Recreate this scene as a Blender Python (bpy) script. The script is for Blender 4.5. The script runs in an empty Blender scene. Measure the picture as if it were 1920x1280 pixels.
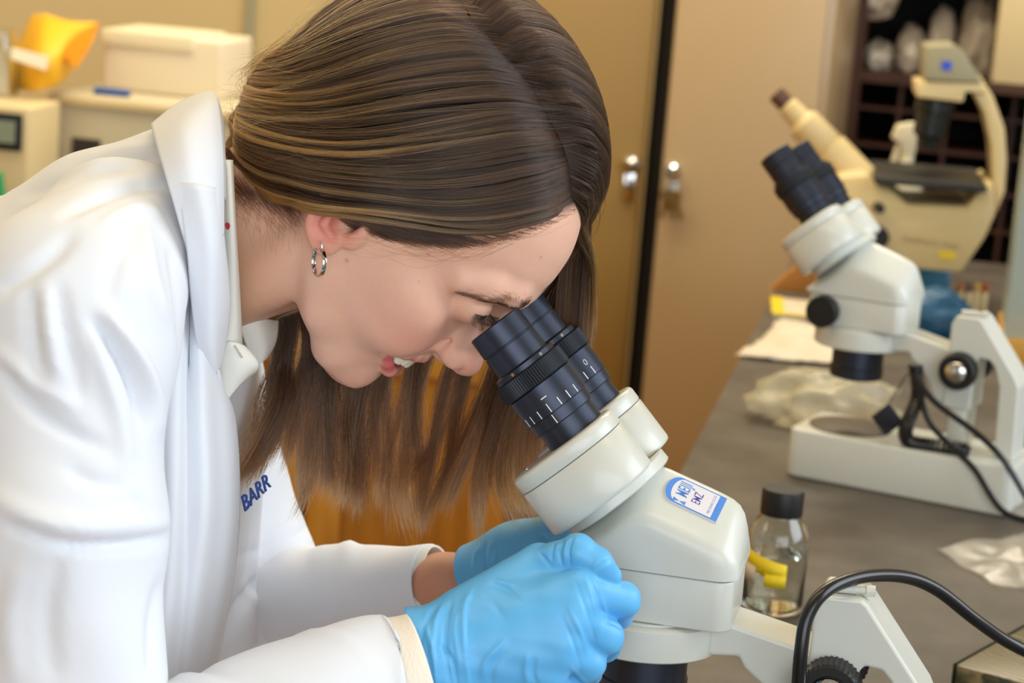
import bpy, bmesh, math, random
import numpy as np
from mathutils import Vector, Matrix, noise as mnoise
from math import radians, sin, cos, pi, sqrt, atan2
random.seed(7)
rng = np.random.default_rng(11)
scene = bpy.context.scene
COL = scene.collection

# ------------------------------------------------------------------ camera
FPX, TH, PH = 4267.0, radians(11.5), radians(4.5)
CAM = np.array([0.0, 0.0, 1.565])
_D = np.array([0, cos(TH), -sin(TH)]); _U0 = np.array([0, sin(TH), cos(TH)]); _X = np.array([1.0, 0, 0])
_R = cos(PH) * _X + sin(PH) * _U0
_U = cos(PH) * _U0 - sin(PH) * _X
def ray(px, py): return _D + _R * ((px - 960) / FPX) + _U * ((640 - py) / FPX)
def at(px, py, d): return Vector(CAM + ray(px, py) * d)
def onz(px, py, z):
    r = ray(px, py); return Vector(CAM + r * ((z - CAM[2]) / r[2]))
cam = bpy.data.cameras.new('camera'); camo = bpy.data.objects.new('camera', cam); COL.objects.link(camo)
cam.sensor_width = 36.0; cam.lens = FPX / 1920 * 36.0; cam.clip_start = 0.05
M = Matrix(((_R[0], _U[0], -_D[0], CAM[0]), (_R[1], _U[1], -_D[1], CAM[1]), (_R[2], _U[2], -_D[2], CAM[2]), (0, 0, 0, 1)))
camo.matrix_world = M
cam.dof.use_dof = True; cam.dof.focus_distance = 1.345; cam.dof.aperture_fstop = 10.5
scene.camera = camo

# ------------------------------------------------------------------ colour, world, light
def lin(c):
    c = c / 255.0
    return c / 12.92 if c <= 0.04045 else ((c + 0.055) / 1.055) ** 2.4
def rgb(r, g, b): return (lin(r), lin(g), lin(b), 1.0)
vs = scene.view_settings
vs.view_transform = 'Standard'; vs.look = 'None'; vs.gamma = 1.0; vs.use_curve_mapping = False
vs.exposure = 0.16
world = bpy.data.worlds.new('world'); scene.world = world; world.use_nodes = True
wb = world.node_tree.nodes['Background']
wb.inputs['Color'].default_value = (1.0, 0.86, 0.62, 1); wb.inputs['Strength'].default_value = 0.31
def area(name, loc, target, sx, sy, power, color):
    l = bpy.data.lights.new(name, 'AREA'); l.shape = 'RECTANGLE'; l.size = sx; l.size_y = sy
    l.energy = power; l.color = color
    o = bpy.data.objects.new(name, l); COL.objects.link(o); o.location = loc
    o.rotation_euler = (Vector(target) - Vector(loc)).to_track_quat('-Z', 'Y').to_euler()
    return o
# daylight through the tall window wall behind the photographer
area('window_daylight', (0.7, -1.7, 1.75), (-0.05, 1.4, 1.2), 3.0, 1.9, 60, (0.86, 0.93, 1.0))
# second window further along the bench, on the right
area('window_daylight_side', (2.5, 1.3, 2.25), (0.0, 1.45, 1.2), 2.2, 1.7, 58, (0.78, 0.89, 1.0))
# warm overhead light: two added fills, then the ceiling light above the woman
area('overhead_fill_light', (-0.9, 3.3, 2.95), (-0.9, 3.6, 0.0), 2.6, 0.7, 42, (1.0, 0.83, 0.54))  # added to brighten the back wall and the instruments at left
area('overhead_fill_light', (0.55, 4.02, 2.95), (0.55, 4.02, 0.0), 1.4, 0.25, 30, (1.0, 0.90, 0.72))  # added downlight grazing the tall cabinet, brighter at its top than below
area('overhead_fill_light', (-0.5, 1.2, 2.95), (-0.5, 1.2, 0.0), 2.4, 0.5, 14, (1.0, 0.76, 0.42))

# ------------------------------------------------------------------ materials
MATS = {}
def mat(name, color, rough=0.5, metal=0.0, spec=0.5, bump=0.0, bscale=200.0, var=0.0, vscale=8.0, coat=0.0,
        trans=0.0, alpha=1.0, sss=0.0, sheen=0.0, ior=1.45, stretch=None, color2=None):
    if name in MATS: return MATS[name]
    m = bpy.data.materials.new(name); m.use_nodes = True; MATS[name] = m
    nt = m.node_tree; b = nt.nodes['Principled BSDF']
    b.inputs['Base Color'].default_value = color
    b.inputs['Roughness'].default_value = rough; b.inputs['Metallic'].default_value = metal
    b.inputs['Specular IOR Level'].default_value = spec; b.inputs['IOR'].default_value = ior
    b.inputs['Coat Weight'].default_value = coat; b.inputs['Transmission Weight'].default_value = trans
    b.inputs['Alpha'].default_value = alpha
    b.inputs['Sheen Weight'].default_value = sheen
    if sss:
        b.inputs['Subsurface Weight'].default_value = sss
        b.inputs['Subsurface Radius'].default_value = (0.009, 0.0035, 0.0018); b.inputs['Subsurface Scale'].default_value = 1.0
    tc = None
    def coords():
        nonlocal tc
        if tc is None:
            t = nt.nodes.new('ShaderNodeTexCoord'); mp = nt.nodes.new('ShaderNodeMapping')
            nt.links.new(t.outputs['Object'], mp.inputs['Vector'])
            if stretch: mp.inputs['Scale'].default_value = stretch
            tc = mp.outputs['Vector']
        return tc
    if var or color2:
        n = nt.nodes.new('ShaderNodeTexNoise'); n.inputs['Scale'].default_value = vscale; n.inputs['Detail'].default_value = 5
        nt.links.new(coords(), n.inputs['Vector'])
        r = nt.nodes.new('ShaderNodeValToRGB')
        c2 = color2 or tuple(x * (1 + var) for x in color[:3]) + (1,)
        c1 = color if color2 else tuple(x * (1 - var) for x in color[:3]) + (1,)
        r.color_ramp.elements[0].color = c1; r.color_ramp.elements[1].color = c2
        r.color_ramp.elements[0].position = 0.35; r.color_ramp.elements[1].position = 0.65
        nt.links.new(n.outputs['Fac'], r.inputs['Fac']); nt.links.new(r.outputs['Color'], b.inputs['Base Color'])
    if bump:
        n = nt.nodes.new('ShaderNodeTexNoise'); n.inputs['Scale'].default_value = bscale; n.inputs['Detail'].default_value = 3
        nt.links.new(coords(), n.inputs['Vector'])
        bp = nt.nodes.new('ShaderNodeBump'); bp.inputs['Strength'].default_value = bump; bp.inputs['Distance'].default_value = 0.002
        nt.links.new(n.outputs['Fac'], bp.inputs['Height']); nt.links.new(bp.outputs['Normal'], b.inputs['Normal'])
    return m

# ------------------------------------------------------------------ object helpers
def link(o, parent=None):
    COL.objects.link(o)
    if parent is not None: o.parent = parent
    return o
def tag(o, label=None, cat=None, group=None, kind=None):
    if label: o['label'] = label
    if cat: o['category'] = cat
    if group: o['group'] = group
    if kind: o['kind'] = kind
    return o
def thing(name, label, cat, loc=(0, 0, 0), rotz=0.0, group=None):
    o = bpy.data.objects.new(name, None); COL.objects.link(o); o.empty_display_size = 0.05
    o.location = loc; o.rotation_euler = (0, 0, rotz)
    return tag(o, label, cat, group)
def meshobj(name, verts, faces, m, parent=None, smooth=False, sharp=None):
    me = bpy.data.meshes.new(name); me.from_pydata([tuple(v) for v in verts], [], [tuple(f) for f in faces]); me.update()
    if m: me.materials.append(m)
    if smooth: me.shade_smooth()
    o = bpy.data.objects.new(name, me); link(o, parent)
    if sharp is not None: me.set_sharp_from_angle(angle=sharp)
    return o
class MB:
    """collects shapes into one bmesh, built as one mesh object"""
    def __init__(s): s.bm = bmesh.new()
    def box(s, lo, hi, mtx=None):
        x0, y0, z0 = lo; x1, y1, z1 = hi
        vs_ = [s.bm.verts.new(p) for p in ((x0,y0,z0),(x1,y0,z0),(x1,y1,z0),(x0,y1,z0),(x0,y0,z1),(x1,y0,z1),(x1,y1,z1),(x0,y1,z1))]
        for f in ((3,2,1,0),(4,5,6,7),(0,1,5,4),(1,2,6,5),(2,3,7,6),(3,0,4,7)): s.bm.faces.new([vs_[i] for i in f])
        if mtx is not None:
            for v in vs_: v.co = mtx @ v.co
        return s
    def prism(s, poly, y0, y1, plane='xz'):
        """polygon in a plane, extruded along the third axis"""
        def mk(p, t):
            if plane == 'xz': return (p[0], t, p[1])
            if plane == 'xy': return (p[0], p[1], t)
            return (t, p[0], p[1])
        a = [s.bm.verts.new(mk(p, y0)) for p in poly]; b = [s.bm.verts.new(mk(p, y1)) for p in poly]
        n = len(poly)
        s.bm.faces.new(a[::-1]); s.bm.faces.new(b)
        for i in range(n): s.bm.faces.new((a[i], a[(i+1) % n], b[(i+1) % n], b[i]))
        return s
    def lathe(s, prof, o=(0,0,0), ax=(0,0,1), n=40, ref=None, sx=1.0, sy=1.0, shift=None):
        """prof: list of (radius, t along the axis); closed with caps where radius > 0"""
        ax = Vector(ax).normalized(); o = Vector(o)
        u = Vector(ref) if ref is not None else ax.orthogonal()
        u = (u - ax * u.dot(ax)).normalized(); w = ax.cross(u)
        rings = []
        for r, t in prof:
            if r <= 1e-7: rings.append([s.bm.verts.new(o + ax * t)])
            else: rings.append([s.bm.verts.new(o + ax * t + (u * (cos(2*pi*k/n) * r * sx) + w * (sin(2*pi*k/n) * r * sy))) for k in range(n)])
        for a, b in zip(rings[:-1], rings[1:]):
            for k in range(n):
                k2 = (k + 1) % n
                if len(a) == 1 and len(b) == 1: break
                if len(a) == 1: s.bm.faces.new((a[0], b[k2], b[k]))
                elif len(b) == 1: s.bm.faces.new((a[k], a[k2], b[0]))
                else: s.bm.faces.new((a[k], a[k2], b[k2], b[k]))
        if len(rings[0]) > 1: s.bm.faces.new(rings[0][::-1])
        if len(rings[-1]) > 1: s.bm.faces.new(rings[-1])
        return s
    def tube(s, pts, r, n=10, closed=False):
        pts = [Vector(p) for p in pts]; N = len(pts)
        rad = r if isinstance(r, (list, tuple, np.ndarray)) else [r] * N
        rings = []; prev = None
        for i, p in enumerate(pts):
            t = (pts[(i+1) % N] - pts[i-1]) if closed else (pts[min(i+1, N-1)] - pts[max(i-1, 0)])
            t.normalize()
            u = t.orthogonal() if prev is None else (prev - t * prev.dot(t))
            u.normalize(); prev = u; w = t.cross(u)
            rings.append([s.bm.verts.new(p + (u * cos(2*pi*k/n) + w * sin(2*pi*k/n)) * float(rad[i])) for k in range(n)])
        R = range(N if closed else N - 1)
        for i in R:
            a, b = rings[i], rings[(i+1) % N]
            for k in range(n): s.bm.faces.new((a[k], a[(k+1) % n], b[(k+1) % n], b[k]))
        if not closed:
            s.bm.faces.new(rings[0][::-1]); s.bm.faces.new(rings[-1])
        return s
    def build(s, name, m, parent=None, bevel=0.0, seg=2, smooth=True, angle=radians(40)):
        bmesh.ops.recalc_face_normals(s.bm, faces=s.bm.faces)
        if bevel > 0:
            ed = [e for e in s.bm.edges if len(e.link_faces) == 2 and e.calc_face_angle(0) > radians(25)]
            bmesh.ops.bevel(s.bm, geom=ed, offset=bevel, offset_type='OFFSET', segments=seg, profile=0.5, affect='EDGES', clamp_overlap=True)
        me = bpy.data.meshes.new(name); s.bm.to_mesh(me); s.bm.free()
        me.materials.append(m)
        if smooth:
            me.shade_smooth(); me.set_sharp_from_angle(angle=angle)
        return link(bpy.data.objects.new(name, me), parent)
def catmull(pts, k=8, closed=False):
    P = [Vector(p) for p in pts]; n = len(P); out = []
    for i in range(n if closed else n - 1):
        if closed: a, b, c, d = P[i-1], P[i], P[(i+1) % n], P[(i+2) % n]
        else: a, b, c, d = P[max(i-1, 0)], P[i], P[i+1], P[min(i+2, n-1)]
        for j in range(k):
            t = j / k
            out.append(0.5 * ((2*b) + (c-a)*t + (2*a-5*b+4*c-d)*t*t + (3*b-a-3*c+d)*t*t*t))
    if not closed: out.append(P[-1])
    return out
def text_mesh(name, body, size, m, parent, mtx, extrude=0.0, sx=1.0, align='CENTER', bold=0.0):
    cu = bpy.data.curves.new(name, 'FONT'); cu.body = body; cu.size = size; cu.extrude = extrude; cu.offset = bold
    cu.align_x = align; cu.align_y = 'CENTER'; cu.resolution_u = 3
    o = bpy.data.objects.new(name, cu); COL.objects.link(o)
    bpy.context.view_layer.update()
    me = bpy.data.meshes.new_from_object(o.evaluated_get(bpy.context.evaluated_depsgraph_get()))
    COL.objects.unlink(o); bpy.data.objects.remove(o)
    me.transform(Matrix.Diagonal((sx, 1, 1, 1))); me.transform(mtx)
    me.materials.clear(); me.materials.append(m); me.name = name
    return link(bpy.data.objects.new(name, me), parent)
def crumple(name, parent, m, size, seedv, sub=4, amp=0.35, freq=2.2, flat=True, sharpness=1.0):
    """a crumpled sheet or bag: a sphere pushed about by ridged noise"""
    bm = bmesh.new(); bmesh.ops.create_icosphere(bm, subdivisions=sub, radius=1.0)
    off = Vector((seedv * 3.7, seedv * 1.3, -seedv * 2.1))
    for v in bm.verts:
        p = v.co.copy(); d = 0.0; fr = freq; a = 1.0
        for k in range(4):
            d += (0.5 - abs(mnoise.noise(p * fr + off))) * a * 1.2; fr *= 2.0; a *= 0.5
        v.co = p * (1 - amp * 0.35 + amp * d)
        if flat and v.co.z < -0.55: v.co.z = -0.55 - (v.co.z + 0.55) * 0.05
    zmin = min(v.co.z for v in bm.verts)
    for v in bm.verts: v.co = Vector((v.co.x * size[0], v.co.y * size[1], (v.co.z - zmin) * size[2]))
    me = bpy.data.meshes.new(name); bm.to_mesh(me); bm.free(); me.materials.append(m); me.shade_smooth()
    return link(bpy.data.objects.new(name, me), parent)
def surface_nets(V, org, h):
    """V: (nx,ny,nz) float field, negative inside -> verts, quads"""
    S = V < 0
    nx, ny, nz = V.shape
    c = S[:-1,:-1,:-1].astype(np.int8)
    cnt = np.zeros((nx-1, ny-1, nz-1), np.int8)
    for dx in (0, 1):
        for dy in (0, 1):
            for dz in (0, 1): cnt += S[dx:nx-1+dx, dy:ny-1+dy, dz:nz-1+dz]
    act = (cnt > 0) & (cnt < 8)
    idx = np.full(act.shape, -1, np.int32); I, J, K = np.nonzero(act); n = len(I); idx[I, J, K] = np.arange(n)
    acc = np.zeros((n, 3)); num = np.zeros(n)
    cor = {}
    for dx in (0, 1):
        for dy in (0, 1):
            for dz in (0, 1): cor[dx, dy, dz] = V[I+dx, J+dy, K+dz]
    for a in cor:
        for ax in range(3):
            if a[ax] == 0:
                b = list(a); b[ax] = 1; b = tuple(b)
                va, vb = cor[a], cor[b]; mk = (va < 0) != (vb < 0)
                t = np.where(mk, va / np.where(va == vb, 1, va - vb), 0)
                p = np.tile(np.array(a, float), (n, 1)); p[:, ax] = t
                acc += p * mk[:, None]; num += mk
    verts = (np.stack([I, J, K], 1) + acc / num[:, None]) * h + np.asarray(org)
    faces = []
    e = S[:-1,:,:] != S[1:,:,:]; i, j, k = np.nonzero(e[:, 1:-1, 1:-1]); j += 1; k += 1
    q = np.stack([idx[i,j-1,k-1], idx[i,j,k-1], idx[i,j,k], idx[i,j-1,k]], 1); fl = ~S[i,j,k]; q[fl] = q[fl][:, ::-1]; faces.append(q)
    e = S[:,:-1,:] != S[:,1:,:]; i, j, k = np.nonzero(e[1:-1, :, 1:-1]); i += 1; k += 1
    q = np.stack([idx[i-1,j,k-1], idx[i-1,j,k], idx[i,j,k], idx[i,j,k-1]], 1); fl = ~S[i,j,k]; q[fl] = q[fl][:, ::-1]; faces.append(q)
    e = S[:,:,:-1] != S[:,:,1:]; i, j, k = np.nonzero(e[1:-1, 1:-1, :]); i += 1; j += 1
    q = np.stack([idx[i-1,j-1,k], idx[i,j-1,k], idx[i,j,k], idx[i-1,j,k]], 1); fl = ~S[i,j,k]; q[fl] = q[fl][:, ::-1]; faces.append(q)
    return verts, np.concatenate(faces)
def np_mesh(name, verts, quads, m, parent=None, relax=0):
    me = bpy.data.meshes.new(name); nv, nf = len(verts), len(quads)
    if relax:
        e = np.concatenate([quads[:, [0, 1]], quads[:, [1, 2]], quads[:, [2, 3]], quads[:, [3, 0]]])
        for _ in range(relax):
            for lam in (0.55, -0.56):
                s = np.zeros_like(verts); c = np.zeros(nv)
                for a, b in ((0, 1), (1, 0)):
                    for d in range(3): s[:, d] += np.bincount(e[:, a], verts[e[:, b], d], nv)
                    c += np.bincount(e[:, a], minlength=nv)
                verts = verts + lam * (s / np.maximum(c, 1)[:, None] - verts)
    me.vertices.add(nv); me.vertices.foreach_set('co', verts.astype(np.float32).ravel())
    me.loops.add(nf * 4); me.loops.foreach_set('vertex_index', quads.astype(np.int32).ravel())
    me.polygons.add(nf); me.polygons.foreach_set('loop_start', np.arange(0, nf * 4, 4, dtype=np.int32))
    me.update(calc_edges=True); me.validate()
    me.materials.append(m); me.shade_smooth()
    return link(bpy.data.objects.new(name, me), parent)
# ================================================================== the setting
BZ = 0.975                                    # bench top height
E0 = onz(1280, 870, BZ); E1 = onz(1480, 490, BZ)
EY = (E1 - E0); EY.z = 0; EY.normalize()      # along the bench edge, away from the camera
EX = Vector((EY.y, -EY.x, 0))                 # to the right, across the bench
RYAW = atan2(EX.y, EX.x)
ROOM = Matrix.Translation((E0.x, E0.y, 0)) @ Matrix.Rotation(RYAW, 4, 'Z')   # room axes, origin on the bench edge
RINV = ROOM.inverted()
def inroom(p): return RINV @ Vector(p)

m_wall = mat('wall_paint', rgb(222, 203, 156), 0.7, bump=0.05, bscale=90)
m_floor = mat('floor_tile_mat', rgb(176, 128, 62), 0.45, var=0.12, vscale=3)
m_oak = mat('oak_wood', rgb(204, 156, 68), 0.42, stretch=(9, 9, 1.2), color2=rgb(186, 134, 50), vscale=6)
m_oak_dark = mat('oak_panel_wood', rgb(186, 134, 50), 0.45, stretch=(9, 9, 1.2), color2=rgb(168, 116, 38), vscale=6)
m_bench = mat('bench_laminate', rgb(94, 87, 78), 0.5, color2=rgb(72, 65, 58), vscale=13, bump=0.08, bscale=240)
m_cab = mat('cabinet_paint', rgb(186, 160, 122), 0.36, spec=0.8, coat=0.3, bump=0.02, bscale=300)
m_cab2 = mat('ochre_cabinet_paint', rgb(152, 120, 62), 0.45, bump=0.03, bscale=300)
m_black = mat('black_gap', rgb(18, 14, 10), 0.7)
m_chrome = mat('chrome', rgb(215, 215, 215), 0.12, metal=1.0)
m_walnut = mat('walnut_wood', rgb(66, 36, 18), 0.5, stretch=(6, 6, 1), var=0.2, vscale=7)
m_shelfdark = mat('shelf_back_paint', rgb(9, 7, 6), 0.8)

def rbox(name, lo, hi, m, bevel=0.0, kind='structure'):
    o = MB().box(lo, hi).build(name, m, None, bevel=bevel)
    o.matrix_world = ROOM; return tag(o, kind=kind)
wl = inroom(at(470, 60, 5.5))
WY = wl.y                                           # room y of the back wall
rbox('floor', (-4.0, -6.0, -0.05), (3.2, WY + 0.1, 0.0), m_floor)
rbox('wall_back', (-4.0, WY, 0.0), (3.2, WY + 0.1, 3.1), m_wall)
rbox('wall_left', (-4.1, -3.5, 0.0), (-4.0, WY, 3.1), m_wall)
rbox('wall_right', (3.2, 0.6, 0.0), (3.3, WY, 3.1), m_wall)
# conduit running up the back wall
o = MB().lathe([(0.012, 0.0), (0.012, 3.0)], (wl.x, WY - 0.014, 0.02), (0, 0, 1), 12).build('trim_1', mat('conduit_grey', rgb(176, 176, 150), 0.5))
o.matrix_world = ROOM; tag(o, kind='structure')

# ---- near bench: laminate worktop over oak base units
be_far = inroom(onz(1500, 455, BZ)).y
top = MB().box((0, -2.3, BZ - 0.04), (1.15, be_far, BZ)).build('bench_worktop', m_bench, bevel=0.004)
top.matrix_world = ROOM; tag(top, 'grey speckled laminate worktop carrying the stereo microscopes', 'worktop')
for k in range(4):
    y0 = -2.28 + k * (be_far + 2.26) / 4; y1 = y0 + (be_far + 2.26) / 4 - 0.004
    u = thing('base_cabinet', ['oak base unit under the nearest end of the grey worktop', 'oak base unit under the microscope in use',
               'oak base unit under the unused stereo microscope', 'oak base unit under the far end of the grey worktop'][k], 'cabinet', group='oak base units under the bench')
    u.matrix_world = ROOM
    MB().box((0.045, y0, 0.09), (1.12, y1, BZ - 0.0405)).build('body', m_oak, u)
    MB().box((0.08, y0, 0.0), (1.10, y1, 0.0895)).build('plinth', m_black, u)
    ym = (y0 + y1) / 2
    for a, b in ((y0 + 0.01, ym - 0.004), (ym + 0.004, y1 - 0.01)):
        d = MB().box((0.025, a, 0.12), (0.0448, b, 0.70)).build('door', m_oak, u, bevel=0.002)
        MB().tube([(0.024, b - 0.05, 0.60), (0.0, b - 0.05, 0.60), (0.0, b - 0.05, 0.68), (0.024, b - 0.05, 0.68)], 0.004, 8).build('handle', m_chrome, d)
        MB().box((0.025, a, 0.72), (0.0448, b, 0.90)).build('drawer', m_oak, u, bevel=0.002)

# ---- oak island unit behind the woman
ic = at(860, 800, 3.50); il = inroom(ic)
u = thing('island_cabinet', 'honey oak island cupboard unit standing behind the woman', 'cabinet'); u.matrix_world = ROOM
ix0, ix1, iy = il.x - 1.55, il.x + 0.09, il.y
MB().box((ix0, iy + 0.02, 0.10), (ix1, iy + 0.42, 0.875)).build('body', m_oak_dark, u)
MB().box((ix0 + 0.03, iy + 0.06, 0.0), (ix1 - 0.03, iy + 0.40, 0.0995)).build('plinth', m_black, u)
nd = 5; dw = (ix1 - ix0) / nd
for k in range(nd):
    a, b = ix0 + k * dw + 0.006, ix0 + (k + 1) * dw - 0.006
    d = MB().box((a, iy + 0.008, 0.12), (b, iy + 0.0198, 0.86)).build('door', m_oak_dark, u)
    f = 0.055
    for n_, lo, hi in (('stile', (a, iy - 0.010, 0.12), (a + f, iy + 0.0078, 0.86)), ('stile', (b - f, iy - 0.010, 0.12), (b, iy + 0.0078, 0.86)),
                       ('rail', (a + f + .001, iy - 0.010, 0.12), (b - f - .001, iy + 0.0078, 0.12 + f)), ('rail', (a + f + .001, iy - 0.010, 0.86 - f), (b - f - .001, iy + 0.0078, 0.86)),
                       ('rail', (a + f + .001, iy - 0.010, 0.40), (b - f - .001, iy + 0.0078, 0.40 + f))):
        MB().box(lo, hi).build(n_, m_oak, d, bevel=0.003)
it = MB().box((ix0 - 0.02, iy - 0.03, 0.8755), (ix1 + 0.02, iy + 0.45, 0.905)).build('island_worktop', mat('dark_worktop', rgb(70, 62, 54), 0.5, var=0.1), bevel=0.003)
it.matrix_world = ROOM; tag(it, 'dark worktop on the oak island behind the woman', 'worktop')
IZ = 0.905

# ---- tall steel storage cabinets
def tall_cabinet(pl, pr, dl, dr, m, label, knob_px, knob_left, keys):
    a = at(*pl, dl); b = at(*pr, dr); a.z = b.z = 0
    w = (b - a).length; yaw = atan2(b.y - a.y, b.x - a.x)
    u = thing('storage_cabinet', label, 'cabinet', a, yaw, 'tall steel storage cabinets')
    H = 2.15
    MB().box((0, 0.022, 0.0), (w, 0.30, H)).build('body', m, u, bevel=0.004)
    d = MB().box((0.006, 0.0, 0.06), (w - 0.012, 0.0215, H - 0.03)).build('door', m, u, bevel=0.005, seg=3)
    inv = u.matrix_basis.inverted() if False else (Matrix.Translation(a) @ Matrix.Rotation(yaw, 4, 'Z')).inverted()
    o_ = inv @ Vector(CAM); r_ = inv.to_3x3() @ Vector(ray(*knob_px)); t = -o_.y / r_.y; k = o_ + r_ * t
    MB().lathe([(0.013, 0), (0.013, 0.004), (0.009, 0.006), (0.008, 0.016), (0.013, 0.020), (0.014, 0.026), (0.009, 0.032), (0.0, 0.033)], (k.x, -0.0002, k.z), (0, -1, 0), 20).build('knob', m_chrome, d)
    MB().box((k.x - 0.012, -0.008, k.z - 0.075), (k.x + 0.012, -0.0002, k.z - 0.02)).build('latch_plate', m_chrome, d, bevel=0.003)
    if keys:
        kr = thing('key_ring', 'small bunch of keys hanging from the knob of the pale steel cabinet', 'keys'); kr.matrix_world = Matrix.Translation(a) @ Matrix.Rotation(yaw, 4, 'Z')
        c = Vector((k.x + 0.002, -0.024, k.z - 0.012))
        MB().tube([c + Vector((sin(t) * 0.013, -0.003, -0.012 + cos(t) * 0.013)) for t in np.linspace(0, 2 * pi, 19)[:-1]], 0.0012, 6, True).build('ring', m_chrome, kr)
        for q, (dx, tw) in enumerate(((-0.004, 0.15), (0.004, -0.12), (0.009, -0.35))):
            mt = Matrix.Translation(c + Vector((dx, -0.004 - q * 0.003, -0.024))) @ Matrix.Rotation(tw, 4, 'Y')
            MB().prism([(-0.010, -0.002), (0.010, -0.002), (0.012, -0.016), (0.004, -0.024), (0.004, -0.056), (-0.004, -0.056), (-0.004, -0.024), (-0.012, -0.016)], -0.001, 0.001).build('key', mat('brass', rgb(176, 150, 96), 0.3, metal=1.0), kr).matrix_basis = mt
    return u
tall_cabinet((1228, 400), (1545, 200), 4.35, 4.22, m_cab, 'pale beige tall steel cabinet with keys in its knob', (1264, 318), True, True)
tall_cabinet((905, 400), (1208, 400), 4.30, 4.38, m_cab2, 'ochre tall steel cabinet beside the pale beige one', (1182, 305), False, False)

# black strip standing in for the shadow in the gap between the two cabinets
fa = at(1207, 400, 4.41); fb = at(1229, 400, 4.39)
fm = MB().box((-0.004, 0.0, 0.0), ((Vector((fb.x - fa.x, fb.y - fa.y, 0))).length + 0.004, 0.02, 2.14)).build('gap_shade_strip', m_black); fm.location = (fa.x, fa.y, 0); fm.rotation_euler = (0, 0, atan2(fb.y - fa.y, fb.x - fa.x)); tag(fm, kind='structure')
# ================================================================== stereo microscopes
m_cream = mat('microscope_enamel', rgb(206, 208, 200), 0.32, spec=0.5, bump=0.012, bscale=900, coat=0.15)
m_scope_black = mat('anodised_black', rgb(54, 59, 72), 0.36, metal=0.75, spec=0.7)
m_knurl = mat('knurled_black', rgb(40, 43, 50), 0.45, metal=0.6, spec=0.5)
m_seam = mat('seam_dark', rgb(70, 66, 66), 0.7)
m_mark = mat('white_engraving', rgb(240, 240, 236), 0.5)
m_lab = mat('label_plate_white', rgb(220, 216, 220), 0.35)
m_blue = mat('label_blue', rgb(78, 136, 214), 0.4)
m_indigo = mat('label_indigo', rgb(84, 80, 170), 0.4)
m_rubber = mat('black_rubber', rgb(16, 16, 17), 0.5)
m_glassdark = mat('eyepiece_lens', rgb(10, 12, 18), 0.05, coat=0.5)
m_stage = mat('stage_plate_grey', rgb(88, 78, 64), 0.5)
ZO = -55.0
def sq(s, q, y=0.0):
    """millimetres along (s) and across (q) the inclined optical axis -> local metres"""
    return Vector((0.68 * s + 0.733 * q, y, -0.733 * s + 0.68 * q + ZO)) / 1000.0
AXD = Vector((0.68, 0, -0.733)).normalized(); AXQ = Vector((0.733, 0, 0.68)).normalized()
def L3(x, y, z): return Vector((x, y, z + ZO)) / 1000.0

def knurl_lathe(mb, r, s0, s1, y, q, n):
    o = sq(s0, q, y); u = AXQ; w = AXD.cross(u); L = (s1 - s0) / 1000.0
    rings = []
    for t, rr in ((0, r - 1.0), (0.0006, r), (L - 0.0006, r), (L, r - 1.0)):
        ring = []
        for k in range(n * 2):
            a = pi * k / n; rad = (rr + (0.28 if k % 2 else -0.28)) / 1000.0
            ring.append(mb.bm.verts.new(o + AXD * t + (u * cos(a) + w * sin(a)) * rad))
        rings.append(ring)
    N = n * 2
    for a, b in zip(rings[:-1], rings[1:]):
        for k in range(N): mb.bm.faces.new((a[k], a[(k+1) % N], b[(k+1) % N], b[k]))
    mb.bm.faces.new(rings[0][::-1]); mb.bm.faces.new(rings[-1])

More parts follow.
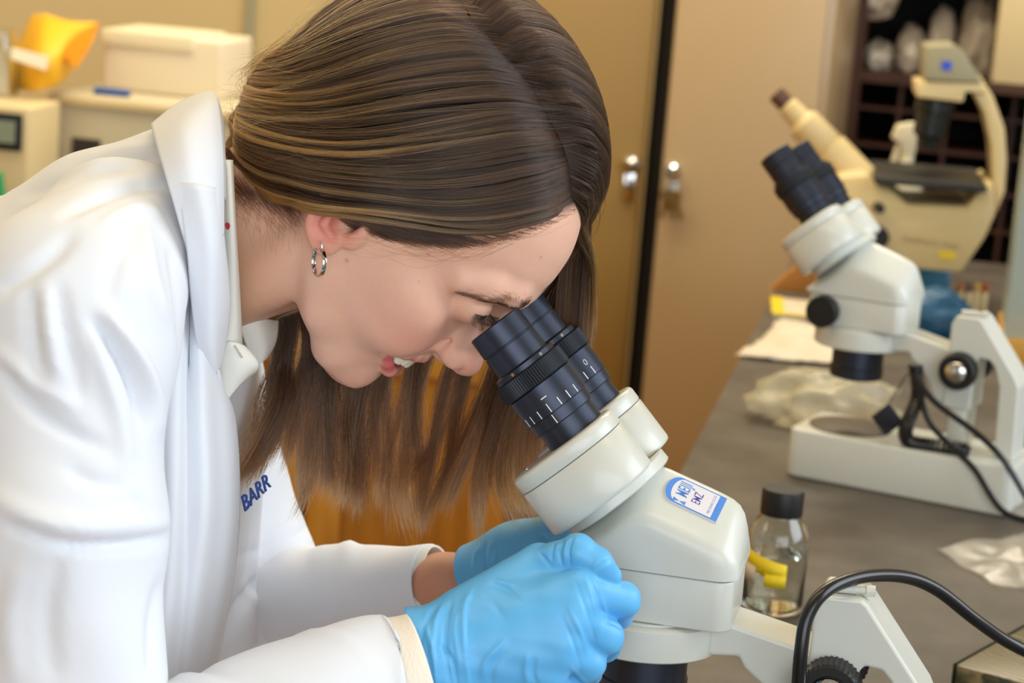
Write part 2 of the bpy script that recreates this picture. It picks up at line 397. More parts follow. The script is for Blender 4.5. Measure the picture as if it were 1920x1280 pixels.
def stereo_microscope(label, loc, yaw, near=True):
    T = thing('stereo_microscope', label, 'microscope', loc, yaw, 'stereo microscopes on the bench')
    nseg = 64 if near else 32
    for side in (-1, 1):                                   # near (-1) and far (+1) eyepiece
        yq = 31.0 * side; qe = 186.5
        # drum: prism housing, front cap and barrel with a seam between them
        yd = 33.5 * side; qd = 175.5
        def oval(prof, name, m, par):
            mb = MB(); rings = []
            for s_, grow in prof:
                ring = []
                for k in range(nseg):
                    a = 2 * pi * k / nseg
                    ca, sa = cos(a), sin(a)
                    e = 2.35
                    rr = (abs(ca) ** e + abs(sa) ** e) ** (-1 / e)
                    qq = qd + ca * rr * (36.0 + grow); yy = yd + sa * rr * (30.5 + grow)
                    yy = max(yy, 0.6) if side > 0 else min(yy, -0.6)
                    ring.append(mb.bm.verts.new(sq(s_, qq, yy)))
                rings.append(ring)
            for a, b in zip(rings[:-1], rings[1:]):
                for k in range(nseg): mb.bm.faces.new((a[k], a[(k+1) % nseg], b[(k+1) % nseg], b[k]))
            mb.bm.faces.new(rings[0][::-1]); mb.bm.faces.new(rings[-1])
            return mb.build(name, m, par, angle=radians(50))
        hs = oval([(-261.8, -0.6), (-261.2, 0), (-240, 0), (-233.5, 0), (-231.6, -0.7), (-231.0, -2.2)], 'prism_housing', m_cream, T)
        oval([(-272.4, -3.2), (-272.0, -1.6), (-270.8, -0.4), (-269.5, 0), (-262.8, 0), (-262.2, -0.5)], 'housing_cap', m_cream, hs)
        oval([(-262.2, -0.9), (-261.8, -0.9)], 'seam', m_seam, hs)
        if side < 0:
            MB().lathe([(2.6e-3, 0), (2.6e-3, 6e-4), (2.0e-3, 1.0e-3), (1.2e-3, 1.0e-3), (1.0e-3, 2e-4), (0, 2e-4)], sq(-272.2, 148, yd + 3), -AXD, 16).build('screw', m_chrome, hs)
        # eyepiece
        ep = MB().lathe([(r / 1000, (s_ + 272.3) / 1000) for r, s_ in ((0, -350.5), (12.5, -350.5), (14.6, -353.0), (16.6, -353.0), (17.4, -352.2), (17.5, -339.6), (16.9, -339.2), (16.9, -338.6), (17.3, -338.2), (17.3, -325.4), (19.2, -324.8), (20.4, -324.2), (20.4, -321.2), (19.0, -321.0), (19.0, -309.2), (21.6, -308.8), (21.6, -291.6), (21.0, -291.2), (21.0, -291.0), (20.7, -290.8), (20.5, -284.4), (20.0, -283.8), (18.6, -283.6), (18.6, -272.4))],
                        sq(-272.3, qe, yq), AXD, nseg).build('eyepiece', m_scope_black, T, angle=radians(35))
        kn = MB(); knurl_lathe(kn, 22.6, -320.9, -309.4, yq, qe, 84 if near else 30); kn.build('focus_ring', m_knurl, ep, angle=radians(20))
        MB().lathe([(0.0122, 0), (0.008, -0.0014), (0.0, -0.002)], sq(-350.9, qe, yq), AXD, 24).build('lens', m_glassdark, ep)
        if near:
            w = AXD.cross(AXQ); o0 = lambda s_: sq(s_, qe, yq)
            def mark(ang, s0, s1, wd, r):
                a = radians(ang); n_ = AXQ * cos(a) + w * sin(a); t_ = -AXQ * sin(a) + w * cos(a)
                mb = MB(); p0 = o0(s0) + n_ * (r / 1000); p1 = o0(s1) + n_ * (r / 1000)
                vs_ = []
                for pp in (p0, p1):
                    for dn in (-0.0001, 0.00012):
                        for dt in (-wd / 2000, wd / 2000): vs_.append(mb.bm.verts.new(pp + n_ * dn + t_ * dt))
                for f in ((0,1,3,2),(4,6,7,5),(0,4,5,1),(2,3,7,6),(0,2,6,4),(1,5,7,3)): mb.bm.faces.new([vs_[i] for i in f])
                mb.build('scale_mark', m_mark, ep, smooth=False)
            sgn = 1 if (w.y < 0) else -1                      # turn towards the near side
            if side < 0:
                for k, (an, s0, s1) in enumerate(((28, -297, -291.8), (46, -297, -291.8), (64, -297, -291.8), (84, -297.6, -291.8), (104, -297, -291.8), (122, -297, -291.8), (138, -297, -291.8))): mark(sgn * an, s0, s1, 0.55, 21.6)
                mark(sgn * 88, -290.5, -284.6, 0.55, 20.6)
                mark(sgn * 81, -301.6, -301.0, 4.0, 21.6)
            else:
                for an in (34, 52, 70): mark(sgn * an, -297, -291.8, 0.55, 21.6)
                a = radians(sgn * 38); n_ = AXQ * cos(a) + w * sin(a); t_ = -AXQ * sin(a) + w * cos(a); c = o0(-301) + n_ * 0.0217
                MB().tube([c + t_ * (0.0011 * cos(q)) + AXD * (0.0017 * sin(q)) for q in np.linspace(0, 2*pi, 17)[:-1]], 0.00022, 5, True).build('scale_mark', m_mark, ep)
            for an, sc in ((40, -322.7), (100, -322.7)):
                a = radians(sgn * an); n_ = AXQ * cos(a) + w * sin(a)
                MB().lathe([(0.0011, 0), (0.0011, 0.00015), (0.0006, 0.00015), (0.0005, -0.0002), (0, -0.0002)], o0(sc) + n_ * 0.0204, n_, 10).build('set_screw', m_chrome, ep)
    # collar plate between the drums and the body
    MB().lathe([(0.0445, 0.0), (0.0452, 0.0004), (0.0455, 0.0065), (0.0440, 0.0075)], sq(-231.2, 175.5, 0), AXD, nseg, ref=(0, 1, 0), sx=1.02, sy=0.80).build('collar_plate', m_cream, T)
    # body: side profile with a crowned, sloping top
    prof_top = [(-28, 300), (-12, 307), (0, 303.5), (20, 297), (40, 290.6), (47, 287.5), (51.5, 283.5), (54.4, 277), (55.4, 268), (55.4, 250)]
    rows = []
    body = MB()
    def section(x, z, z0=249.2):
        # half section: ridge at the centre, hipped sides down to a soft crease, upright flank to the seam
        g = min(1.0, max(z - z0, 0) / 34.0)
        pts = [(0, z), (3, z - 0.5), (7, z - 2.2 * g), (12, z - 5.0 * g), (24, z - 12.6 * g), (32, z - 18.2 * g), (34.8, z - 20.6 * g), (36.5, z - 23.6 * g), (37.2, z - 27.5 * g), (37.4, z - 33 * g), (37.4, z0)]
        pts = [(y, max(zz, z0)) for y, zz in pts]
        full = [(-y, zz) for y, zz in pts[::-1]] + pts[1:]
        return [(y + 6.0 * max(0.0, 1 - abs(y) / 37.0), zz) for y, zz in full]
    xs = [(-52, 258), (-44, 268), (-34, 279), (-24, 290), (-14, 300), (-7, 304.5), (4, 302.2), (16, 298.4), (28, 294.6), (38, 291.2), (44, 288.8), (48.6, 285.8), (52, 281), (54.2, 274), (55.2, 265)]
    secs = []
    for i, (x, z) in enumerate(xs):
        nar = 0.0
        if x > 40: nar = 9.0 * ((x - 40) / 15.2) ** 2.6        # rounded back corners in plan
        if x < -40: nar = 3.0 * ((-40 - x) / 12.0) ** 2
        s_ = section(x, z)
        secs.append([body.bm.verts.new(L3(x, (abs(y) - nar * min(1, abs(y) / 30)) * (1 if y > 0 else -1), zz)) for y, zz in s_])
    for a, b in zip(secs[:-1], secs[1:]):
        for k in range(len(a) - 1): body.bm.faces.new((a[k], b[k], b[k+1], a[k+1]))
        body.bm.faces.new((a[-1], b[-1], b[0], a[0]))
    body.bm.faces.new(secs[0]); body.bm.faces.new(secs[-1][::-1])
    bmesh.ops.remove_doubles(body.bm, verts=body.bm.verts, dist=2e-5)
    body.build('upper_body', m_cream, T, angle=radians(60))
    def rrect(x0, x1, hy, r, n=6):
        out = []
        for cx, cy, a0 in ((x1 - r, hy - r, 0), (x0 + r, hy - r, 90), (x0 + r, -hy + r, 180), (x1 - r, -hy + r, 270)):
            for k in range(n + 1):
                a = radians(a0 + 90 * k / n); out.append(((cx + r * cos(a)), (cy + r * sin(a))))
        return out
    def slab(name, x0, x1, hy, r, z0, z1, m, par, bev):
        return MB().prism([(a / 1000, b / 1000) for a, b in rrect(x0, x1, hy, r)], (z0 + ZO) / 1000, (z1 + ZO) / 1000, 'xy').build(name, m, par, bevel=bev / 1000, seg=3)
    lb = slab('lower_body', -50, 53.6, 36.2, 11, 217.3, 248.6, m_cream, T, 1.6)
    slab('seam', -49, 53.0, 35.8, 10, 248.5, 249.4, m_seam, lb, 0.0)
    MB().lathe([(0.0445, 0), (0.0462, 0.0012), (0.0465, 0.003), (0.0465, 0.0195), (0.0440, 0.0208), (0.0385, 0.0210), (0.0385, 0.0222)], L3(-1, 0, 195.0), (0, 0, 1), nseg).build('mounting_ring', m_cream, T)
    ob = MB().lathe([(0.020, -0.001), (0.0262, 0.0), (0.0275, 0.001), (0.0278, 0.012), (0.0268, 0.013), (0.0268, 0.034)], L3(0, 0, 161), (0, 0, 1), nseg).build('objective', m_scope_black, T)
    MB().lathe([(0.0195, 0), (0.0195, 0.0004), (0.0, 0.0016)], L3(0, 0, 159.2), (0, 0, 1), 24).build('lens', m_glassdark, ob)
    for side in (-1, 1):      # zoom knobs on either side
        MB().lathe([(0.008, 0), (0.008, 0.006), (0.0155, 0.0065), (0.0165, 0.008), (0.0165, 0.020), (0.0155, 0.0215), (0.0, 0.022)], L3(-27, 36.0 * side, 233), (0, side, 0), 32).build('zoom_knob', m_rubber, T)
    # arm from the ring to the focus block
    arm = MB().prism([(a / 1000, (b + ZO) / 1000) for a, b in ((40, 219), (53, 219), (100, 209.5), (112, 205), (112, 150), (92, 150), (84, 172), (75, 184), (63, 193), (59, 199.5), (40, 197.5))], -0.020, 0.020)
    arm.build('arm', m_cream, T, bevel=0.0025, seg=3, angle=radians(12))
    # focus block with slanted back, carried on two legs down to the base
    pst = MB().prism([(a / 1000, (b + ZO) / 1000) for a, b in ((101, 150), (101, 236), (105, 245), (128, 246), (132, 243), (172, 192), (177, 182), (180, 106), (160, 106), (157, 180), (150, 199), (144, 205), (134, 206), (130, 200), (130, 150))], -0.0225, 0.0225)
    po = pst.build('focus_block', m_cream, T, bevel=0.002, seg=3, angle=radians(12))
    MB().box(L3(106, -5, 236), L3(118, 5, 246.6)).build('slot', m_scope_black, po)
    MB().lathe([(0.0028, 0), (0.0028, 0.016), (0.0022, 0.016), (0.0022, 0.022), (0.0034, 0.022), (0.0034, 0.027), (0, 0.027)], L3(108, -12, 248.0), (1, 0, 0.05), 12).build('tension_screw', m_cream, po)
    MB().prism([(a / 1000, (b + ZO) / 1000) for a, b in ((108, 106), (126, 106), (126, 152), (108, 152))], -0.020, 0.020).build('rack_column', m_cream, T, bevel=0.0015)
    for side in (-1, 1):      # coarse focus knobs, ribbed
        mb = MB(); n = 36; rings = []
        for t, r, kk in ((0.0, 17.0, 0), (0.001, 18.6, 1), (0.016, 18.6, 1), (0.018, 17.0, 0), (0.018, 12.0, 0), (0.0165, 11.0, 0)):
            ring = []
            for k in range(n * 2):
                a = pi * k / n; rr = (r + (0.55 if k % 2 else -0.45) * kk) / 1000
                ring.append(mb.bm.verts.new(L3(116, 22.6 * side, 191) + Vector((cos(a) * rr, side * t, sin(a) * rr))))
            rings.append(ring)
        for a, b in zip(rings[:-1], rings[1:]):
            for k in range(2 * n): mb.bm.faces.new((a[k], a[(k+1) % (2*n)], b[(k+1) % (2*n)], b[k]))
        mb.bm.faces.new(rings[0][::-1]); mb.bm.faces.new(rings[-1])
        kb = mb.build('focus_knob', m_rubber, T, angle=radians(25))
        MB().lathe([(0.0108, 0), (0.0108, 0.003), (0.009, 0.0045), (0, 0.005)], L3(116, 22.6 * side + side * 16.6, 191), (0, side, 0), 24).build('knob_cap', m_chrome, kb)
    # illuminated base with a round stage plate
    bs = slab('base', -50, 188, 52, 12, 55.3, 106, m_cream, T, 3.0)
    MB().lathe([(0.043, 0), (0.043, 0.0012), (0.0425, 0.0016), (0, 0.0016)], L3(0, 0, 106.0), (0, 0, 1), 48).build('stage_plate', m_stage, bs)
    MB().lathe([(0.003, 0), (0.003, 0.0012), (0, 0.0012)], L3(168, -52.0, 78), (0, -1, 0), 12).build('screw', m_chrome, bs)
    for fx in (-36, 172):
        for fy in (-38, 38): MB().lathe([(0.008, 0), (0.008, 0.0004)], L3(fx, fy, 55.0), (0, 0, 1), 12).build('foot', m_rubber, bs)
    # maker's plate on the sloping top
    if near:
        sl = atan2(-(298.4 - 291.2), 22.0)            # slope of the top along x
        P = L3(22.0, -9.8, 289.9)
        xa = Vector((cos(sl), 0, sin(sl))); ya = Vector((0, 1, 0.51)).normalized(); za = xa.cross(ya).normalized(); ya = za.cross(xa)
        # label axes: its reading direction runs along +y, its top towards the eyepieces
        P = P + za * 0.0004; LM = Matrix(((ya.x, -xa.x, za.x, P.x), (ya.y, -xa.y, za.y, P.y), (ya.z, -xa.z, za.z, P.z), (0, 0, 0, 1)))
        def plate(w, h, arch, ins, n=12):
            pts = [(-w/2 + ins, -h/2 + ins), (w/2 - ins, -h/2 + ins), (w/2 - ins, h/2 - arch)]
            for k in range(1, n): 
                t = k / n; pts.append(((w/2 - ins) * cos(pi * t), h/2 - arch + (arch - ins) * sin(pi * t)))
            pts.append((-w/2 + ins, h/2 - arch)); return [(a / 1000, b / 1000) for a, b in pts]
        W, Hh = 23.0, 36.0
        lab = MB().prism(plate(W + 0.6, Hh + 0.6, 7.5, 0), -0.0022, 0.0010, 'xy').build('maker_plate', m_lab, T, smooth=False); lab.matrix_basis = LM
        b1 = MB().prism(plate(W, Hh, 7.2, 0), 0.0010, 0.00115, 'xy').build('blue_border', m_blue, lab, smooth=False)
        inner = [(-W/2 + 1.0, -Hh/2 + 4.2), (W/2 - 1.0, -Hh/2 + 4.2), (W/2 - 1.0, Hh/2 - 9.0)]
        for k in range(1, 12): inner.append(((W/2 - 1.0) * cos(pi * k / 12), Hh/2 - 9.0 + 5.2 * sin(pi * k / 12)))
        inner.append((-W/2 + 1.0, Hh/2 - 9.0))
        MB().prism([(a / 1000, b / 1000) for a, b in inner], 0.00116, 0.0013, 'xy').build('plate_field', m_lab, lab, smooth=False)
        def tx(body_, size, x, y, m, sx, bold=0.0): return text_mesh('lettering', body_, size / 1000, m, lab, Matrix.Translation((x / 1000, y / 1000, 0.00136)), sx=sx, bold=bold)
        tx('MEIJI', 10.6, 2.4, 7.0, m_blue, 0.60, 0.00012); tx('EMZ', 8.0, 0.2, -2.4, m_indigo, 0.66, 0.00003)
        tx('MEIJI TECHNO CO LTD', 2.3, 0.5, -11.4, m_blue, 0.72); tx('TOKYO   JAPAN', 1.3, 0.5, -14.2, m_blue, 0.8)
        for tri in (((-10.4, 11.0), (-7.0, 11.0), (-8.7, 7.0)), ((-10.4, 3.0), (-7.0, 3.0), (-8.7, 7.0))):
            MB().prism([(a / 1000, b / 1000) for a, b in tri], 0.00132, 0.0014, 'xy').build('emblem', m_blue, lab, smooth=False)
    return T
FY = radians(-12.0)
FO = at(1203, 1285, 1.4); FO.z = BZ
FRM = Matrix.Translation(FO) @ Matrix.Rotation(FY, 4, 'Z')
scope1 = stereo_microscope('cream stereo microscope the woman is looking into', FO, FY, True)
BO = onz(1608, 672, 1.10); BO.z = BZ
scope2 = stereo_microscope('unused cream stereo microscope with coiled black cord further down the bench', BO, radians(-26), False)
# ================================================================== the woman: head and neck
def smin(a, b, k):
    h = np.clip(0.5 + 0.5 * (b - a) / k, 0, 1); return b * (1 - h) + a * h - k * h * (1 - h)
def smax(a, b, k): return -smin(-a, -b, k)
class Field:
    """a signed-distance field on a grid (millimetres), shaped with soft unions and cuts"""
    def __init__(s, lo, hi, h):
        s.h = h; s.lo = np.array(lo, float)
        s.ax = [np.arange(l, u + h, h, dtype=np.float32) for l, u in zip(lo, hi)]
        s.V = np.full([len(a) for a in s.ax], 1e3, np.float32)
    def blk(s, lo, hi):
        sl = []
        for a, l, u in zip(s.ax, lo, hi):
            i0 = max(int(np.searchsorted(a, l)) - 1, 0); i1 = min(int(np.searchsorted(a, u)) + 1, len(a)); sl.append(slice(i0, max(i1, i0 + 1)))
        g = (s.ax[0][sl[0]][:, None, None], s.ax[1][sl[1]][None, :, None], s.ax[2][sl[2]][None, None, :])
        return tuple(sl), g
    def op(s, lo, hi, pad, fn, k, cut=False):
        sl, g = s.blk([l - pad for l in lo], [u + pad for u in hi])
        if min(x.stop - x.start for x in sl) <= 0: return s
        d = fn(*g); s.V[sl] = smax(s.V[sl], -d, k) if cut else smin(s.V[sl], d, k); return s
    def cap(s, a, b, ra, rb=None, k=4.0, cut=False):
        rb = ra if rb is None else rb; a = np.array(a, float); b = np.array(b, float); d = b - a; L = max(float(d @ d), 1e-9)
        def fn(x, y, z):
            t = np.clip(((x - a[0]) * d[0] + (y - a[1]) * d[1] + (z - a[2]) * d[2]) / L, 0, 1)
            return np.sqrt((x - a[0] - t * d[0]) ** 2 + (y - a[1] - t * d[1]) ** 2 + (z - a[2] - t * d[2]) ** 2) - (ra + (rb - ra) * t)
        r = max(ra, rb); return s.op(np.minimum(a, b) - r, np.maximum(a, b) + r, 3 * k + 2, fn, k, cut)
    def chain(s, pts, r, k=4.0, cut=False):
        r = r if isinstance(r, (list, tuple)) else [r] * len(pts)
        for i in range(len(pts) - 1): s.cap(pts[i], pts[i+1], r[i], r[i+1], k, cut)
        return s
    def ell(s, c, r, k=4.0, cut=False, rot=None):
        c = np.array(c, float); r = np.array(r, float); Q = np.eye(3) if rot is None else np.array(rot)
        def fn(x, y, z):
            X, Y, Z = x - c[0], y - c[1], z - c[2]
            q = [(Q[i, 0] * X + Q[i, 1] * Y + Q[i, 2] * Z) for i in range(3)]
            k0 = np.sqrt(sum((q[i] / r[i]) ** 2 for i in range(3))); k1 = np.sqrt(sum((q[i] / r[i] ** 2) ** 2 for i in range(3))) + 1e-6
            return k0 * (k0 - 1) / k1
        R = max(r); return s.op(c - R, c + R, 3 * k + 2, fn, k, cut)
def rotm(ax, deg):
    return np.array(Matrix.Rotation(radians(deg), 3, ax))

PLOC = FRM @ Vector((-0.43, 0.0, 0.0)); PLOC.z = 0.0
person = thing('person', 'woman in a white lab coat and blue gloves bending over the microscope', 'person', PLOC)
PINV = Matrix.Translation(-PLOC)
ear0 = Vector((-186, 0, 438 + ZO)) / 1000
HM = FRM @ Matrix(((0.669, 0.743, 0, ear0.x), (0, 0, -1, ear0.y), (-0.743, 0.669, 0, ear0.z), (0, 0, 0, 1)))   # head axes: F forward, U up, R her right (towards the camera)
HMN = np.array(HM); HMI = np.array(HM.inverted())
def to_person(v_mm, Mx=None):
    """millimetres in a local frame (or world) -> metres relative to the person"""
    v = np.asarray(v_mm, float) / 1000.0
    if Mx is not None:
        A = np.array(Mx); v = v @ A[:3, :3].T + A[:3, 3]
    return v - np.array(PLOC)
def head_of(p):
    """world point(s) in metres -> head millimetres"""
    return (np.atleast_2d(p) @ HMI[:3, :3].T + HMI[:3, 3]) * 1000.0
def head_px(F, U, R):
    return HMN[:3, :3] @ (np.array([F, U, R]) / 1000) + HMN[:3, 3]

_U_ = [-90, -82, -76, -71, -64, -58, -48, -36, -24, -10, 5, 20, 30, 42, 60, 80, 95, 105, 114, 121, 125]
_Fp = [52, 62, 70, 74, 75.5, 75.5, 78, 82, 86.5, 88, 87, 86, 90, 95, 95.5, 89, 79, 67, 50, 27, 8]
_Fb = [50, 45, 37, 31, 23, 15, 5, -6, -30, -55, -72, -82, -86, -89, -90, -86, -76, -66, -52, -30, -6]
_W_ = [4, 11, 20, 28, 36, 42.5, 50, 57.5, 62, 65, 67, 69, 70.5, 72, 73, 70, 62, 52, 38, 20, 5]
_C_ = [54, 51, 45, 40, 33, 26, 17, 9, 7, 5, 3, 0, -1, -2, -5, -6, -4, -2, 0, 0, 1]
def skull(x, y, z, grow=0.0):
    yy = np.clip(y, -90, 125)
    f = lambda t: np.interp(yy, _U_, t).astype(np.float32)
    Fp, Fb, W, c = f(_Fp) + grow, f(_Fb) - grow, f(_W_) + grow, f(_C_)
    dF = x - c; a = np.where(dF > 0, Fp - c, c - Fb)
    g = np.sqrt((dF / a) ** 2 + np.abs(z / W) ** 2.0)
    d = (g - 1) * np.maximum(np.minimum((Fp - Fb) * 0.5, W), 14.0) * 0.85
    d = d + np.maximum(-77.0 - y, 0) * 1.1
    out = np.maximum(np.maximum(y - (125 + grow), -90 - grow - y), 0)
    return np.where(out > 0, np.maximum(d, out), d)

# smoothed station tables
_uu = np.arange(-90, 125.5, 1.0)
def _sm(t):
    v = np.interp(_uu, _U_, t); kx = np.arange(-9, 10); kk = np.exp(-(kx / 4.5) ** 2 * 0.5); kk /= kk.sum()
    p = np.concatenate([2 * v[0] - v[9:0:-1], v, 2 * v[-1] - v[-2:-11:-1]])
    return np.convolve(p, kk, 'valid')
_Fp, _Fb, _W_, _C_ = _sm(_Fp), _sm(_Fb), _sm(_W_), _sm(_C_); _U_ = _uu

hf = Field((-112, -185, -3), (118, 128, 92), 1.0)
sl, g = hf.blk((-112, -185, -3), (118, 128, 92)); hf.V[...] = skull(*g)
# neck
hf.cap((-34, -10, 0), (-52, -112, 0), 47, 46, k=14)
hf.cap((-52, -112, 0), (-72, -182, 0), 46, 56, k=14)
hf.cap((-8, -70, 0), (-22, -112, 0), 24, 22, k=18)
hf.cap((-10, -22, 50), (-16, -112, 30), 10, 12, k=18)          # sternomastoid
hf.cap((2, -42, 36), (-20, -96, 24), 15, 16, k=22)
# jaw, chin, cheeks
hf.chain([(10, -32, 50), (26, -52, 40), (48, -68, 23), (60, -73, 6)], [7, 7, 7, 8], k=16)
hf.ell((60, -69, 4), (14, 13, 14), k=12)
hf.ell((60, -15, 38), (19, 19, 16), k=18)
hf.ell((50, 2, 50), (22, 13, 11), k=16)
# brow and socket
hf.chain([(89, 42, 10), (85, 44, 26), (75, 41, 42), (63, 32, 52)], [5, 5, 4.5, 4], k=12)
hf.ell((97, 24, 30), (15, 11, 15), k=10, cut=True)
hf.ell((92, 23, 14), (6, 8, 5), k=6, cut=True)
# nose
hf.chain([(87, 34, 0), (91, 22, 0), (98, 5, 0), (103.5, -10, 0)], [6.5, 5.2, 6.0, 6.8], k=7)
hf.chain([(80, 20, 9), (88, -2, 10), (92, -12, 11)], [4.5, 5, 5.5], k=8)
hf.ell((103.5, -11, 0), (7.2, 7.2, 8.2), k=7)
hf.ell((95.5, -13, 11.5), (8.0, 6.6, 5.4), k=4)
hf.cap((90, -22, 0), (103, -17, 0), 3.6, 3.2, k=4)
hf.chain([(86, -6, 16), (85.5, -13, 19.5), (88, -20, 18)], [0.3, 0.5, 0.3], k=5, cut=True)       # alar crease
hf.chain([(97.5, -27, 5.6), (98.5, -17, 6.8), (97, -10, 7.4)], [2.6, 2.6, 1.6], k=2.2, cut=True)   # nostril
# smile: fold from the nose to the mouth corner, mouth opening, lips
hf.chain([(84, -14, 23), (78, -25, 31), (71, -36, 33.5)], [0.5, 1.0, 0.8], k=9, cut=True)
upper = [(70.5, -37, 24.5), (77, -34, 18), (82, -31.5, 10), (84.5, -30.5, 4), (84.5, -30.8, 0)]
lower = [(70.5, -38.5, 24.5), (74.5, -45.5, 18), (78.5, -50.5, 10), (80.5, -52, 0)]
hf.chain(upper, [1.2, 2.0, 2.4, 2.6, 2.5], k=4.0)
hf.chain(lower, [1.2, 3.0, 4.0, 4.4], k=3.5)
for i in range(14):
    t = i / 13; R = 22.5 * t; top_ = np.interp(R, [0, 4, 10, 18, 24], [-33.4, -33.3, -34.0, -36.0, -37.6]); bot_ = np.interp(R, [0, 10, 18, 24], [-47.8, -46.6, -43.0, -38.0])
    fr_ = np.interp(R, [0, 11, 20, 27], [90, 86, 79, 69])
    hf.ell((fr_ - 9, (top_ + bot_) / 2, R), (13, max((top_ - bot_) / 2, 0.4), 2.6), k=1.0, cut=True)
# eye: lids wrapped round the ball, opening, lid crease
EC = (75.5, 23.5, 31.0)
hf.ell(EC, (13.6, 13.2, 13.6), k=5)
crease = [(EC[0] + 14.2 * cos(radians(e)) * cos(radians(a)), EC[1] + 14.0 * sin(radians(e)), EC[2] + 14.2 * cos(radians(e)) * sin(radians(a))) for a, e in ((-52, 24), (-25, 38), (5, 43), (32, 40), (55, 31), (74, 19))]
hf.chain(crease, 0.5, k=2.0, cut=True)
for i in range(17):
    a = radians(-46 + 90 * i / 16); w_ = sin(pi * i / 16) ** 0.7
    e = radians(1.5 + 2.5 * w_ - 3 * (i / 16 - 0.5))
    hf.ell((EC[0] + 12.6 * cos(a), EC[1] + 13 * sin(e), EC[2] + 12.6 * sin(a)), (5.5, 0.3 + 2.0 * w_, 1.9), k=0.7, cut=True)
# ear
Q = rotm('Y', -16)
hf.ell((-7, 9, 69.5), (16.5, 29, 4.6), k=3.5, rot=Q)
hel = [(-7 + 15.5 * cos(radians(t)), 9 + 27.5 * sin(radians(t)), 70.0 - 15.5 * cos(radians(t)) * 0.30) for t in np.linspace(20, 262, 26)]
hf.chain(hel, 3.0, k=2.0)
hf.ell((-2.5, -15.5, 70.0), (8.5, 8.0, 4.2), k=4, rot=Q)                 # lobe
hf.chain([(-13, 22, 76), (-14.5, 8, 77), (-10, -6, 75.5), (-3, -8.5, 72.5)], [3.0, 3.0, 2.8, 2.6], k=3)   # antihelix
hf.ell((-2.0, 4, 76.0), (8.6, 10.5, 10.0), k=2.5, cut=True)              # concha
hf.cap((-0.5, 2, 73), (5.5, 4, 60), 5.0, 3.6, k=2.5, cut=True)                # ear canal
hf.ell((7.0, 0.5, 68.0), (4.2, 7.0, 3.4), k=5)                           # tragus
hv, hq = surface_nets(np.concatenate([hf.V[:, :, :3:-1], hf.V[:, :, 3:]], 2), (-112, -185, -(hf.V.shape[2] - 1 - 3) * 1.0), 1.0)

# skin colour by region (lips, blush, ear), carried on the mesh
def blob(p, c, r): return np.exp(-(((p - np.array(c)) / np.array(r)) ** 2).sum(1))
def polyd(p, pts):
    d = np.full(len(p), 1e9)
    for a, b in zip(pts[:-1], pts[1:]):
        a = np.array(a, float); b = np.array(b, float); ab = b - a
        t = np.clip(((p - a) @ ab) / (ab @ ab), 0, 1); d = np.minimum(d, np.linalg.norm(p - a - t[:, None] * ab, axis=1))
    return d
ha = np.abs(hv * [0, 0, 1]) + hv * [1, 1, 0]
base = np.array(rgb(226, 178, 154)[:3]); pink = np.array(rgb(228, 140, 124)[:3]); lipc = np.array(rgb(206, 106, 104)[:3]); red = np.array(rgb(226, 120, 108)[:3]); warm = np.array(rgb(206, 158, 122)[:3])
colr = np.tile(base, (len(hv), 1))
def mixc(c, w):
    global colr
    colr = colr * (1 - w[:, None]) + c * w[:, None]
mixc(warm, np.clip((-40 - hv[:, 1]) / 50, 0, 1) * np.clip((20 - hv[:, 0]) / 30, 0, 1) * 0.8)
mixc(pink, 0.45 * blob(ha, (72, -14, 42), (26, 22, 26)))
mixc(pink, 0.55 * blob(ha, (106, -12, 0), (12, 12, 16)))
mixc(red, 0.75 * np.clip((ha[:, 2] - 66) / 6, 0, 1) * blob(ha, (-9, 4, 72), (20, 30, 30)))
mixc(pink, 0.3 * blob(ha, (66, -74, 0), (16, 16, 24)))
ld = np.minimum(polyd(ha, upper) - 3.0, polyd(ha, lower) - 4.0)
mixc(lipc, np.clip(1 - ld / 1.6, 0, 1) * (hv[:, 0] > 60))
mixc(np.array(rgb(120, 40, 40)[:3]), np.clip((polyd(ha, [(62, -41, 0), (58, -40, 14)]) < 11) * 1.0, 0, 1))
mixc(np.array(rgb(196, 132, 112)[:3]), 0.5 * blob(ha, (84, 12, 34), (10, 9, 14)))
hl_ = np.interp(hv[:, 0], [-120, -75, -48, -22, -4, 11, 26, 49, 62, 70, 80], [-50, -46, -37, -6, 16, 14, 24, 50, 75, 100, 135])
mixc(np.array(rgb(62, 44, 31)[:3]), np.clip((hv[:, 1] - hl_ - 8.0) / 15.0, 0, 1) * np.where((hv[:, 0] < 14) & (hv[:, 0] > -28) & (hv[:, 1] < 44), np.clip((66.5 - ha[:, 2]) / 3, 0, 1), 1.0))
m_skin = bpy.data.materials.new('skin'); m_skin.use_nodes = True
nt = m_skin.node_tree; b = nt.nodes['Principled BSDF']
at_ = nt.nodes.new('ShaderNodeAttribute'); at_.attribute_name = 'tint'
nz = nt.nodes.new('ShaderNodeTexNoise'); nz.inputs['Scale'].default_value = 90; nz.inputs['Detail'].default_value = 6
mx = nt.nodes.new('ShaderNodeMix'); mx.data_type = 'RGBA'; mx.blend_type = 'OVERLAY'; mx.inputs['Factor'].default_value = 0.10
nt.links.new(at_.outputs['Color'], mx.inputs[6]); nt.links.new(nz.outputs['Color'], mx.inputs[7]); nt.links.new(mx.outputs[2], b.inputs['Base Color'])
nz2 = nt.nodes.new('ShaderNodeTexNoise'); nz2.inputs['Scale'].default_value = 1400; bp = nt.nodes.new('ShaderNodeBump'); bp.inputs['Strength'].default_value = 0.12; bp.inputs['Distance'].default_value = 0.0006
nt.links.new(nz2.outputs['Fac'], bp.inputs['Height']); nt.links.new(bp.outputs['Normal'], b.inputs['Normal'])
b.inputs['Roughness'].default_value = 0.48; b.inputs['Specular IOR Level'].default_value = 0.4
